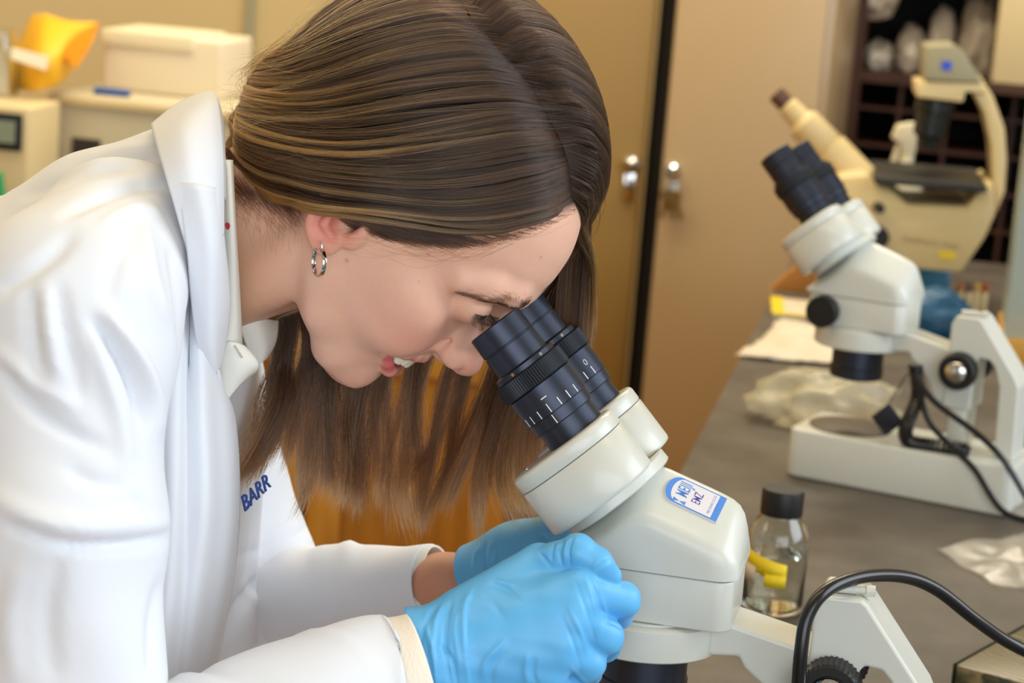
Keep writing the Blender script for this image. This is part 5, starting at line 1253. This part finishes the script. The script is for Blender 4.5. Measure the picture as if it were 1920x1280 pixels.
# ================================================================== things on the bench and behind
m_cable = mat('black_cable', rgb(18, 18, 20), 0.28, spec=0.6)
m_clear = mat('clear_glass', rgb(245, 248, 246), 0.03, trans=1.0, ior=1.45); m_liquid = mat('clear_liquid', rgb(244, 240, 226), 0.0, trans=1.0, ior=1.33)
m_yellow = mat('yellow_tape', rgb(226, 196, 20), 0.5); m_cap = mat('black_cap', rgb(22, 22, 23), 0.45, bump=0.05, bscale=300)
m_film = mat('clear_plastic_film', rgb(236, 230, 214), 0.34, trans=0.75, alpha=0.45, ior=1.3); m_film2 = mat('creased_plastic_bag', rgb(236, 226, 196), 0.22, trans=0.55, alpha=0.75, ior=1.3)
m_paper = mat('white_paper', rgb(208, 194, 172), 0.8, var=0.05, vscale=20); m_beige = mat('beige_enamel', rgb(216, 196, 150), 0.4); m_beige2 = mat('instrument_grey', rgb(196, 186, 158), 0.5)
def put(px, py, z=BZ): return onz(px, py, z)

# reagent bottle with yellow tape
bp0 = put(1446, 1142); S = 4267 / (Vector(bp0) - Vector(CAM)).dot(Vector(_D))
bt = thing('reagent_bottle', 'small clear glass bottle with black cap and yellow tape', 'bottle', bp0); bt.scale = (0.88, 0.88, 0.87)
R0 = 0.0295
MB().lathe([(r * R0, z) for r, z in ((0.0, 0.003), (0.85, 0.0), (0.97, 0.003), (1.0, 0.008), (1.0, 0.070), (0.96, 0.078), (0.82, 0.088), (0.66, 0.095), (0.60, 0.099), (0.60, 0.108), (0.54, 0.108), (0.54, 0.100), (0.60, 0.094), (0.76, 0.086), (0.90, 0.077), (0.94, 0.070), (0.94, 0.009), (0.88, 0.006), (0.0, 0.0065))], (0, 0, 0), (0, 0, 1), 40).build('glass', m_clear, bt, angle=radians(60))
MB().lathe([(r * R0, z) for r, z in ((0.0, 0.0066), (0.87, 0.0062), (0.935, 0.0095), (0.935, 0.058), (0.0, 0.058))], (0, 0, 0), (0, 0, 1), 32).build('liquid', m_liquid, bt)
MB().lathe([(r * R0, z) for r, z in ((0.0, 0.1085), (0.62, 0.1085), (0.68, 0.097), (0.69, 0.098), (0.69, 0.119), (0.66, 0.122), (0, 0.122))], (0, 0, 0), (0, 0, 1), 36).build('cap', m_cap, bt)
def wrap(name, a0, a1, z0, z1, m, dz=0.0, cutn=0):
    V = []; F_ = []; n = 14
    for i in range(n + 1):
        a = radians(a0 + (a1 - a0) * i / n); r = R0 * 1.012; t = i / n
        V += [(cos(a) * r, sin(a) * r, z0 + dz * t + (0.002 if (i % 2 and cutn) else 0)), (cos(a) * r, sin(a) * r, z1 + dz * t)]
    for i in range(n): F_.append((2*i, 2*i+2, 2*i+3, 2*i+1))
    o = meshobj(name, V, F_, m, bt, smooth=True); md = o.modifiers.new('t', 'SOLIDIFY'); md.thickness = 0.0003; return o
wrap('tape', 178, 284, 0.047, 0.066, m_yellow, -0.012, 1); wrap('tape', 244, 284, 0.030, 0.0435, m_yellow, 0.0, 1); wrap('label', 165, 225, 0.034, 0.052, m_paper, -0.004)

# black lamp cable over the focus block
cpts = [at(1490, 1420, 1.335), at(1496, 1300, 1.325), at(1502, 1220, 1.318), at(1514, 1155, 1.318), at(1548, 1108, 1.325), at(1612, 1082, 1.35), at(1690, 1080, 1.38), at(1755, 1104, 1.40), at(1830, 1162, 1.42), at(1895, 1206, 1.44), at(1990, 1250, 1.46)]
cb = MB().tube(catmull(cpts, 8), 0.0041, 14).build('lamp_cable', m_cable); tag(cb, 'black rubber cable looping over the near microscope stand', 'cable')

# clear plastic bag lying on the bench at the right
def film_sheet(name, label, cat, corners, m, nx=26, ny=20, amp=0.012, seedv=1.0, lift=0.004, kind_thick=0.0004):
    """a thin crumpled sheet lying on the bench between four pixel corners"""
    c = [put(*p) for p in corners]; o0 = (c[0] + c[1] + c[2] + c[3]) / 4; t = thing(name, label, cat, o0)
    V = []; 
    for j in range(ny + 1):
        for i in range(nx + 1):
            u, v = i / nx, j / ny; p = (c[0] * (1-u) * (1-v) + c[1] * u * (1-v) + c[2] * u * v + c[3] * (1-u) * v) - o0
            q = Vector((p.x * 18, p.y * 18, seedv)); h = abs(mnoise.noise(q)) * 1.3 + 0.5 * abs(mnoise.noise(q * 2.3)) + 0.25 * abs(mnoise.noise(q * 5))
            w = mnoise.noise_vector(q * 1.5) * amp * 0.4
            V.append((p.x + w.x, p.y + w.y, lift * 0.3 + h * amp * (0.4 + 0.6 * sin(pi * u) * sin(pi * v))))
    F_ = [(j * (nx+1) + i, j * (nx+1) + i + 1, (j+1) * (nx+1) + i + 1, (j+1) * (nx+1) + i) for j in range(ny) for i in range(nx)]
    o = meshobj('sheet', V, F_, m, t, smooth=True); md = o.modifiers.new('t', 'SOLIDIFY'); md.thickness = kind_thick; return t
film_sheet('plastic_bag', 'flat clear plastic bag lying right of the near microscope', 'bag', ((1752, 1034), (1960, 1000), (2000, 1110), (1870, 1105)), m_film, amp=0.012, seedv=3.1)
film_sheet('plastic_bag', 'clear plastic bag lying behind the base of the unused microscope', 'bag', ((1850, 930), (1990, 860), (2010, 1000), (1880, 965)), m_film, amp=0.014, seedv=7.7)
film_sheet('paper_wipe', 'crumpled cream paper wipe on the bench left of the unused microscope', 'wipe', ((1385, 672), (1470, 606), (1700, 640), (1590, 690)), m_paper, amp=0.020, seedv=5.5, kind_thick=0.001)
pb = thing('plastic_bag', 'crumpled clear plastic bag in front of the paper wipe', 'bag', put(1545, 792))
crumple('film', pb, m_film2, (0.075, 0.05, 0.036), 2.3, sub=4, amp=0.5, freq=1.6)
nb_ = thing('note_pad', 'white note pad with yellow edges lying left of the unused microscope', 'notepad', put(1512, 588), RYAW + 0.1)
MB().box((-0.05, -0.07, 0.0), (0.05, 0.07, 0.008)).build('pages', m_paper, nb_); MB().box((-0.052, -0.072, 0.0082), (-0.034, 0.072, 0.0092)).build('edge_band', m_yellow, nb_); MB().box((-0.0338, -0.072, 0.0082), (0.05, -0.060, 0.0092)).build('edge_band', m_yellow, nb_)

# cords of the unused microscope: coiled cord plus two plain ones
def scope2w(x, y, z): return Matrix.Translation(BO) @ Matrix.Rotation(radians(-26), 4, 'Z') @ L3(x, y, z)
spine = catmull([scope2w(72, -34, 190), scope2w(80, -40, 160), scope2w(72, -42, 128), scope2w(76, -40, 112), scope2w(100, -36, 111), scope2w(135, -34, 112)], 14)
hel = []; N = len(spine)
for i in range(N * 6):
    t = i / 6; k = min(int(t), N - 2); p = spine[k].lerp(spine[k+1], t - k); tg = (spine[min(k+1, N-1)] - spine[max(k-1, 0)]).normalized(); u = tg.orthogonal().normalized(); w = tg.cross(u); a = i * 2 * pi / 6 * 0.55
    hel.append(p + (u * cos(a) + w * sin(a)) * 0.0062)
cc_ = MB().tube(hel, 0.0019, 6).build('coiled_cord', m_cable); tag(cc_, 'coiled black cord hanging on the unused microscope', 'cord')
MB().tube(catmull([scope2w(75, -45, 184), scope2w(100, -50, 160), scope2w(150, -54, 135), scope2w(180, -54, 112), scope2w(205, -52, 80), scope2w(225, -50, 60)], 8), 0.0032, 8).build('power_cord', m_cable)
tag(bpy.data.objects['power_cord'], 'black power cord crossing the unused microscope post to the bench', 'cord')
o = MB().tube(catmull([scope2w(80, -46, 176), scope2w(95, -48, 140), scope2w(120, -48, 118), scope2w(150, -56, 100), scope2w(190, -62, 62), scope2w(240, -40, 58)], 8), 0.0030, 8).build('power_cord', m_cable); tag(o, 'black lamp cord falling across the base of the unused microscope', 'cord')
o = MB().tube(catmull([put(1820, 745) + Vector((0, 0, 0.06)), put(1870, 770) + Vector((0, 0, 0.05)), put(1920, 770) + Vector((0, 0, 0.03)), put(1990, 745) + Vector((0, 0, 0.004))], 8), 0.0030, 8).build('power_cord', m_cable); tag(o, 'black cord trailing off the bench behind the unused microscope', 'cord')
ad = thing('filter_plate', 'small black square filter hanging beside the coiled cord', 'filter', scope2w(48, -30, 128), radians(-26))
MB().box((-0.0125, -0.001, -0.0125), (0.0125, 0.001, 0.0125), Matrix.Rotation(radians(45), 4, 'Y')).build('plate', m_scope_black, ad, bevel=0.0006)
MB().tube([(0, 0, 0.0175), (0.012, 0.002, 0.045), (0.022, 0.006, 0.06)], 0.0008, 6).build('clip_wire', m_scope_black, ad)

# patterned tin at the bottom right corner, with a tape roll end
tn = thing('patterned_tin', 'dark green tin printed with swirls at the front right corner', 'tin', put(1938, 1262), RYAW - 0.42)
mt = bpy.data.materials.new('swirl_print'); mt.use_nodes = True; nt = mt.node_tree; b = nt.nodes['Principled BSDF']; wv_ = nt.nodes.new('ShaderNodeTexWave'); wv_.wave_type = 'RINGS'; wv_.inputs['Scale'].default_value = 60; wv_.inputs['Distortion'].default_value = 9; wv_.inputs['Detail'].default_value = 2; wv_.inputs['Detail Scale'].default_value = 0.6
rp_ = nt.nodes.new('ShaderNodeValToRGB'); rp_.color_ramp.elements[0].color = rgb(52, 54, 38); rp_.color_ramp.elements[1].color = rgb(132, 116, 78); tc_ = nt.nodes.new('ShaderNodeTexCoord')
nt.links.new(tc_.outputs['Object'], wv_.inputs['Vector']); nt.links.new(wv_.outputs['Fac'], rp_.inputs['Fac']); nt.links.new(rp_.outputs['Color'], b.inputs['Base Color']); b.inputs['Roughness'].default_value = 0.35
MB().box((-0.030, -0.09, 0.0), (0.06, 0.085, 0.022)).build('body', mt, tn, bevel=0.003); MB().box((-0.031, -0.091, 0.004), (-0.0302, 0.086, 0.0225)).build('lid_rim', mat('dark_green_tin', rgb(40, 44, 34), 0.4), tn)
MB().box((-0.005, -0.03, 0.0221), (0.012, 0.0, 0.0225)).build('print_patch', mat('red_print_tin', rgb(170, 40, 34), 0.5), tn)
tr = thing('wooden_peg', 'small brown wooden peg on the bench beside the patterned tin', 'peg', put(1838, 1252), RYAW + 0.9)
MB().lathe([(0.004, 0), (0.0045, 0.004), (0.0035, 0.03), (0.005, 0.034), (0.005, 0.040), (0, 0.041)], (-0.02, 0, 0.006), (1, 0, 0.05), 14).build('shaft', mat('peg_wood', rgb(150, 104, 60), 0.5), tr); MB().lathe([(0.006, 0), (0.006, 0.012), (0, 0.012)], (0.016, 0, 0.006), (1, 0, 0.05), 14).build('tip', m_black, tr)

# ---- inverted microscope further back
D2 = 3.45
def C2(px, py, off=0.0): return at(px, py, D2 + off)
iv = thing('inverted_microscope', 'large beige inverted microscope at the far end of the bench', 'microscope', put(1700, 520))
IV0 = Vector(iv.location); im = Matrix.Translation(-IV0)
def slabpx(name, pts, d0, d1, m, par, bevel=0.004):
    """outline in the plane facing along the bench, given its own thickness"""
    a = [C2(x, y, d0) - IV0 for x, y in pts]; dv = Vector((0.10, 1.0, 0)).normalized() * (d1 - d0)
    mb = MB(); A = [mb.bm.verts.new(p) for p in a]; B = [mb.bm.verts.new(p + dv) for p in a]; n = len(a)
    mb.bm.faces.new(A); mb.bm.faces.new(B[::-1])
    for i in range(n): mb.bm.faces.new((A[i], B[i], B[(i+1) % n], A[(i+1) % n]))
    return mb.build(name, m, par, bevel=bevel, seg=2)
m_nik = mat('aged_beige_enamel', rgb(214, 190, 138), 0.42)
slabpx('base', [(1556, 396), (1570, 330), (1626, 325), (1640, 345), (1668, 352), (1700, 384), (1812, 388), (1842, 350), (1862, 340), (1868, 400), (1846, 448), (1802, 512), (1640, 497), (1566, 470)], -0.08, 0.10, m_nik, iv, 0.006)
slabpx('pillar', [(1868, 400), (1862, 340), (1858, 270), (1846, 215), (1826, 175), (1800, 160), (1836, 140), (1862, 180), (1884, 240), (1888, 300), (1884, 360)], -0.035, 0.05, m_nik, iv, 0.004)
lh = slabpx('lamp_house', [(1735, 86), (1790, 84), (1808, 98), (1842, 155), (1732, 150)], -0.05, 0.06, mat('lamp_house_grey', rgb(150, 142, 112), 0.5), iv, 0.003)
slabpx('emblem', [(1766, 114), (1784, 115), (1784, 132), (1766, 131)], -0.052, -0.0505, mat('logo_blue', rgb(40, 70, 190), 0.4), lh, 0.0)
slabpx('lamp_arm', [(1716, 152), (1842, 156), (1850, 175), (1810, 172), (1806, 192), (1718, 182)], -0.045, 0.05, m_nik, iv, 0.003)
MB().lathe([(0.030, 0), (0.030, 0.018), (0.026, 0.02), (0.025, 0.055), (0.018, 0.06), (0.016, 0.075), (0, 0.076)], C2(1756, 186) - IV0, (-0.09, 0, -1), 24).build('condenser', mat('condenser_black', rgb(26, 28, 28), 0.3), iv)
slabpx('stage', [(1640, 330), (1852, 348), (1850, 362), (1640, 344)], -0.10, 0.12, mat('stage_black', rgb(34, 32, 28), 0.45), iv, 0.002)
for x, y, r in ((1642, 440, 20), (1645, 386, 9)): MB().lathe([(r / 1240 * 0.9, 0), (r / 1240, 0.004), (r / 1240, 0.03), (r / 1240 * 0.9, 0.034), (0, 0.034)], C2(x, y, -0.079) - IV0, (0, -1, 0), 28).build('focus_knob', m_rubber, iv)
# binocular tube
ax0 = C2(1640, 372) - IV0; ax1 = C2(1474, 196) - IV0; av = (ax1 - ax0).normalized(); Lt = (ax1 - ax0).length
MB().lathe([(0.030, -0.03), (0.031, 0), (0.030, Lt * 0.52), (0.026, Lt * 0.53)], ax0, av, 24).build('tube', m_nik, iv)
tb2 = MB().lathe([(0.024, Lt * 0.531), (0.027, Lt * 0.55), (0.026, Lt * 0.80), (0.018, Lt * 0.84), (0.0165, Lt * 0.98), (0.012, Lt)], ax0, av, 24).build('binocular_head', m_nik, iv)
MB().lathe([(0.0125, Lt), (0.0135, Lt + 0.004), (0.0135, Lt + 0.022), (0.010, Lt + 0.024), (0, Lt + 0.024)], ax0, av, 20).build('eyepiece', mat('brown_rubber', rgb(92, 62, 46), 0.5), tb2)
slabpx('sticker', [(1760, 472), (1792, 473), (1792, 486), (1760, 485)], -0.0822, -0.0804, m_yellow, iv, 0.0)
xd = (C2(1790, 462) - C2(1705, 448)).normalized(); yd = Vector((0.05, 0, 1)); yd = (yd - xd * yd.dot(xd)).normalized(); zd = xd.cross(yd); o_ = C2(1745, 456, -0.083) - IV0
text_mesh('lettering', 'DIAPHOT-TMD', 0.0125, mat('faint_print', rgb(168, 148, 108), 0.6), iv, Matrix(((xd.x, yd.x, zd.x, o_.x), (xd.y, yd.y, zd.y, o_.y), (xd.z, yd.z, zd.z, o_.z), (0, 0, 0, 1))))

# spray bottle behind the inverted microscope
sb0 = C2(1688, 342, 0.35); sb0.z = BZ; SPz = at(1690, 330, 3.8).z
sp = thing('spray_bottle', 'white trigger spray bottle seen behind the inverted microscope', 'bottle', at(1688, 400, 3.8)); sp.location.z = BZ
hgt = at(1690, 225, 3.8).z - BZ
m_white = mat('white_plastic', rgb(226, 214, 180), 0.5)
MB().lathe([(0.030, 0), (0.032, 0.006), (0.032, hgt - 0.11), (0.024, hgt - 0.085), (0.012, hgt - 0.07), (0.012, hgt - 0.05)], (0, 0, 0), (0, 0, 1), 24).build('bottle_body', m_white, sp)
hd = MB().prism([(-0.028, hgt - 0.028), (-0.022, hgt - 0.006), (0.0, hgt), (0.026, hgt), (0.028, hgt - 0.03), (0.012, hgt - 0.034), (0.012, hgt - 0.05), (-0.012, hgt - 0.05), (-0.012, hgt - 0.034), (-0.016, hgt - 0.034)], -0.012, 0.012).build('spray_head', m_white, sp, bevel=0.003)
MB().prism([(-0.018, hgt - 0.034), (-0.012, hgt - 0.034), (-0.016, hgt - 0.066), (-0.026, hgt - 0.076), (-0.024, hgt - 0.06)], -0.006, 0.006).build('trigger', m_white, hd, bevel=0.002)

# blue tray, blue pack, colour vials, tank
def bx(name, label, cat, px, py, w, dp, h, m, yaw=0.0, bev=0.004, extra=None):
    t = thing(name, label, cat, put(px, py), RYAW + yaw); MB().box((-w/2, -dp/2, 0), (w/2, dp/2, h)).build('body', m, t, bevel=bev)
    return t
m_b1 = mat('teal_blue_plastic', rgb(52, 112, 138), 0.45); m_b2 = mat('deep_blue_plastic', rgb(30, 84, 124), 0.4)
tray = bx('tip_rack', 'flat teal rack in front of the inverted microscope', 'rack', 1736, 545, 0.07, 0.10, 0.035, m_b1)
MB().box((-0.031, -0.046, 0.0352), (0.031, 0.046, 0.040)).build('lid', m_b1, tray, bevel=0.002)
pk = thing('blue_pack', 'soft blue plastic pack behind the unused microscope', 'pack', put(1742, 625), RYAW)
crumple('wrapper', pk, m_b2, (0.052, 0.045, 0.040), 4.4, sub=4, amp=0.35, freq=1.3)
MB().lathe([(0.018, 0), (0.019, 0.003), (0.012, 0.006), (0, 0.006)], (0.0, -0.034, 0.030), (0, -1, 0.25), 20).build('roll_core', mat('core_olive', rgb(92, 84, 58), 0.6), pk)
for k, (c, x) in enumerate((((190, 128, 80), 1796), ((120, 96, 96), 1812), ((214, 178, 92), 1826), ((176, 84, 40), 1841))):
    vb = thing('vial', ['tan capped vial at the left of the vial row', 'dark capped vial second in the vial row', 'yellow capped vial third in the vial row', 'orange capped vial at the right of the vial row'][k], 'vial', put(x, 584), RYAW, 'row of vials behind the unused microscope')
    MB().lathe([(0.0055, 0), (0.006, 0.002), (0.006, 0.028), (0.0045, 0.031)], (0, 0, 0), (0, 0, 1), 14).build('glass', m_beige, vb); MB().lathe([(0.0062, 0), (0.0062, 0.012), (0, 0.0125)], (0, 0, 0.0312), (0, 0, 1), 14).build('cap', mat('vial_cap_%d' % k, rgb(*c), 0.5), vb)
tank = thing('acrylic_tank', 'tall bluish clear plastic tank on a wooden base at the right edge', 'tank', put(1945, 690), RYAW)
m_acr = mat('bluish_acrylic', rgb(206, 214, 206), 0.2, trans=0.6, alpha=0.8, ior=1.2)
tz = at(1905, 150, (Vector(tank.location) - Vector(CAM)).dot(Vector(_D))).z - BZ
MB().box((-0.055, -0.05, 0.0), (0.20, 0.16, 0.045)).build('wooden_base', m_oak, tank, bevel=0.004)
for nm, lo, hi in (('front_pane', (-0.050, -0.045, 0.0455), (0.195, -0.040, tz)), ('side_pane', (-0.050, -0.0398, 0.0455), (-0.045, 0.15, tz)), ('back_pane', (-0.050, 0.1505, 0.0455), (0.195, 0.155, tz))): MB().box(lo, hi).build(nm, m_acr, tank)
MB().box((-0.006, -0.0475, 0.0457), (0.000, -0.0452, tz)).build('edge_strip', mat('yellow_strip', rgb(190, 160, 50), 0.5), tank)

# ---- wooden shelving behind, with bags and boxes
DS = 4.60
sa = at(1582, 200, DS); sh = thing('shelf_unit', 'dark walnut shelving unit behind the inverted microscope', 'shelving', (sa.x, sa.y, 0), RYAW)
SM = Matrix.Translation((sa.x, sa.y, 0)) @ Matrix.Rotation(RYAW, 4, 'Z'); SMI = SM.inverted()
def shelf_z(px, py):
    o_ = SMI @ Vector(CAM); r_ = SMI.to_3x3() @ Vector(ray(px, py)); q = o_ + r_ * (-o_.y / r_.y); return q
MB().box((0, 0, 0), (0.028, 0.30, 2.2)).build('side_panel', m_walnut, sh); MB().box((0.95, 0, 0), (0.978, 0.30, 2.2)).build('side_panel', m_walnut, sh)
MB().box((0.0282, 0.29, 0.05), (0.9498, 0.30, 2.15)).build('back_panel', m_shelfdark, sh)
for py in (-200, -60, 138, 205, 275, 345, 415, 500, 640):
    z = shelf_z(1680, py).z
    if py in (-200, -60, 138, 500, 640): MB().box((0.0282, 0.004, z - 0.022), (0.9498, 0.2895, z)).build('shelf', m_walnut, sh)
    else: MB().box((0.0282, 0.02, z - 0.007), (0.9498, 0.2895, z)).build('shelf', m_walnut, sh)
for px in (1680, 1770, 1895):
    q = shelf_z(px, 260); MB().box((q.x - 0.004, 0.022, shelf_z(px, 500).z + 0.001), (q.x + 0.004, 0.2895, shelf_z(px, 138).z - 0.0225)).build('divider', m_walnut, sh)
zs = shelf_z(1680, 138).z + 0.0005
def on_shelf(px): q = shelf_z(px, 130); return SM @ Vector((q.x, 0.12, zs))
m_bag = mat('white_plastic_bag', rgb(226, 214, 196), 0.35, trans=0.15)
for k, (px, w, h, lab) in enumerate(((1642, 0.030, 0.034, 'low white carton at the left of the shelf'), (1700, 0.026, 0.055, 'small pale plastic bag in the middle of the shelf'), (1758, 0.026, 0.080, 'tall cream plastic bag behind the lamp house'), (1832, 0.040, 0.100, 'large white crumpled bag on the shelf right of the lamp house'))):
    t = thing('shelf_bag', lab, 'bag', on_shelf(px), RYAW); crumple('film', t, m_bag, (w, 0.06, h), 1.7 + k * 2.9, sub=4, amp=0.45, freq=1.5)
q = shelf_z(1632, 0); t = thing('paper_bundle', 'white paper bundle hanging at the top left of the shelf', 'bundle', SM @ Vector((q.x, 0.06, shelf_z(1632, 45).z)), RYAW); crumple('paper', t, m_paper, (0.05, 0.05, 0.065), 9.1, sub=4, amp=0.4, freq=1.6, flat=False)
cx = thing('carton', 'tall cream cardboard carton at the top right', 'carton', (0, 0, 0), RYAW); q = at(1858, 155, 4.35); cx.location = q
MB().box((0, 0, 0), (0.24, 0.13, 0.36)).build('box', m_beige, cx, bevel=0.004); MB().box((0.0, -0.001, 0.27), (0.24, -0.0001, 0.30)).build('tape', m_paper, cx)
bk = MB().box((-0.02, -0.02, -0.018), (0.30, 0.15, -0.0005)).build('wall_shelf', m_walnut, None); bk.matrix_world = Matrix.Translation(q) @ Matrix.Rotation(RYAW, 4, 'Z'); tag(bk, 'narrow walnut wall shelf carrying the cream carton', 'shelf')
pc_ = thing('brown_envelope', 'orange brown folded envelope leaning by the bench end', 'envelope', put(1478, 545), RYAW + 0.2); MB().prism([(-0.03, 0), (0.035, 0), (0.05, 0.05), (0.02, 0.055)], -0.004, 0.004).build('paper', mat('kraft_paper', rgb(196, 132, 62), 0.7), pc_, bevel=0.001)

# ---- instruments on the oak island at the left
IM = ROOM
def isl(px, py, d): return at(px, py, d)
def inst(name, label, cat, px0, px1, pytop, d, m, depth=0.3, zbase=IZ, bev=0.006):
    a = at(px0, pytop, d); b_ = at(px1, pytop, d + (px1 - px0) / FPX * d * sin(-RYAW) * -1 * 0); t = thing(name, label, cat, (a.x, a.y, zbase), RYAW)
    w = (Vector((b_.x, b_.y, 0)) - Vector((a.x, a.y, 0))).length / max(cos(RYAW), 0.1); h = a.z - zbase
    MB().box((0, 0, 0), (w, depth, h)).build('housing', m, t, bevel=bev, seg=3); return t, w, h
inc, w_, h_ = inst('bench_incubator', 'pale grey bench incubator with dark vents under the white box', 'incubator', 92, 480, 172, 3.820, m_beige2)
MB().box((0.0, -0.006, h_ - 0.018), (w_, -0.0005, h_ - 0.004)).build('top_lip', m_beige, inc, bevel=0.002)
MB().box((-0.006, -0.004, 0.02), (0.014, -0.0005, h_ - 0.075)).build('hinge', mat('vent_dark', rgb(52, 46, 40), 0.6), inc)
for k in range(3): MB().box((0.045 + k * 0.017, -0.003, h_ - 0.14), (0.061 + k * 0.017, -0.0005, h_ - 0.072)).build('vent', mat('vent_dark', 0), inc)
wbx, w2, h2 = inst('foam_box', 'white foam box with lid on the pale grey incubator', 'box', 196, 425, 58, 3.900, mat('white_foam', rgb(228, 214, 186), 0.6), depth=0.17, zbase=IZ + h_ + 0.0005)
MB().box((-0.004, -0.006, h2 - 0.022), (w2 * 0.76, 0.175, h2 + 0.004)).build('lid', mat('foam_lid', rgb(232, 220, 186), 0.6), wbx, bevel=0.003)
o = thing('pen', 'blue marker lying in front of the white foam box', 'pen', (0, 0, 0)); o.location = at(208, 160, 3.830); o.location.z = IZ + h_ + 0.0066
MB().lathe([(0.0, -0.03), (0.0062, -0.028), (0.0062, 0.03), (0.004, 0.034), (0.0, 0.035)], (0, 0, 0), (1, -0.12, 0), 14).build('barrel', mat('marker_blue', rgb(44, 82, 150), 0.4), o)
ctl, w3, h3 = inst('controller', 'cream controller with a dark framed display at the far left', 'instrument', -60, 62, 190, 3.680, m_beige, depth=0.13)
sc0 = at(20, 240, 3.750); dz = sc0.z - IZ
df = MB().box((w3 * 0.36, -0.006, h3 - 0.072), (w3 * 0.90, -0.0005, h3 - 0.012)).build('display_frame', mat('display_navy', rgb(22, 30, 40), 0.4), ctl, bevel=0.002)
MB().box((w3 * 0.50, -0.0072, h3 - 0.060), (w3 * 0.80, -0.0062, h3 - 0.024)).build('screen', mat('lcd_grey', rgb(138, 152, 132), 0.3), df)
eb = thing('padded_envelope', 'bright yellow padded envelope with a white label at top left', 'envelope', at(90, 165, 3.860), RYAW); eb.location.z = IZ + h3 + 0.002
EM = (Matrix.Translation(eb.location) @ Matrix.Rotation(RYAW, 4, 'Z')).inverted()
def envp(px, py, d): return EM @ at(px, py, d)
m_env = mat('yellow_bag', rgb(240, 180, 36), 0.45); 
rows = [[(24, 165, 3.860), (60, 170, 3.780), (105, 160, 3.780), (130, 140, 3.840)], [(20, 120, 3.880), (60, 118, 3.770), (110, 110, 3.770), (148, 95, 3.860)], [(38, 75, 3.880), (75, 65, 3.800), (118, 70, 3.800), (168, 62, 3.860)], [(58, 30, 3.900), (85, 26, 3.860), (125, 38, 3.840), (184, 42, 3.880)]]
Gd = [[envp(*p) for p in r] for r in rows]; A_ = [catmull(r, 6) for r in Gd]; cols = [catmull([A_[i][j] for i in range(4)], 6) for j in range(len(A_[0]))]; nu, nv = len(cols), len(cols[0])
o = meshobj('pouch', [tuple(cols[i][j]) for i in range(nu) for j in range(nv)], [(i * nv + j, (i+1) * nv + j, (i+1) * nv + j + 1, i * nv + j + 1) for i in range(nu-1) for j in range(nv-1)], m_env, eb, smooth=True); md = o.modifiers.new('t', 'SOLIDIFY'); md.thickness = 0.02; md.offset = -1
o = meshobj('label', [envp(*p) for p in ((22, 88, 3.748), (92, 106, 3.748), (86, 132, 3.748), (20, 110, 3.748))], [(0, 3, 2, 1)], mat('shipping_label', rgb(240, 232, 206), 0.6), eb); md = o.modifiers.new('t', 'SOLIDIFY'); md.thickness = 0.001
fl = meshobj('flap', [envp(*p) for p in ((120, 105, 3.775), (150, 60, 3.800), (184, 42, 3.840), (170, 80, 3.820), (140, 130, 3.800))], [(0, 1, 2, 3, 4)], mat('orange_flap', rgb(238, 158, 30), 0.45), eb); md = fl.modifiers.new('t', 'SOLIDIFY'); md.thickness = 0.003
gb = thing('glass_jar', 'clear glass jar at the very left edge beside the yellow envelope', 'jar', at(-4, 165, 3.800)); gb.location.z = IZ + h3 + 0.001
MB().lathe([(0.030, 0), (0.033, 0.004), (0.033, 0.08), (0.026, 0.095), (0.026, 0.11), (0.023, 0.11), (0.023, 0.094), (0.030, 0.078), (0.030, 0.006), (0, 0.005)], (0, 0, 0), (0, 0, 1), 28).build('glass', m_clear, gb)
gs = thing('green_clip', 'green plastic clip at the far left below the display', 'clip', (0, 0, 0), RYAW); gs.location = at(8, 372, 3.650); gs.location.z = IZ
gz = at(8, 322, 3.650).z - IZ
MB().prism([(-0.02, 0), (0.012, 0), (0.004, gz * 0.5), (-0.006, gz), (-0.02, gz), (-0.012, gz * 0.5)], -0.008, 0.008).build('clip_body', mat('green_plastic', rgb(36, 150, 92), 0.45), gs, bevel=0.002)
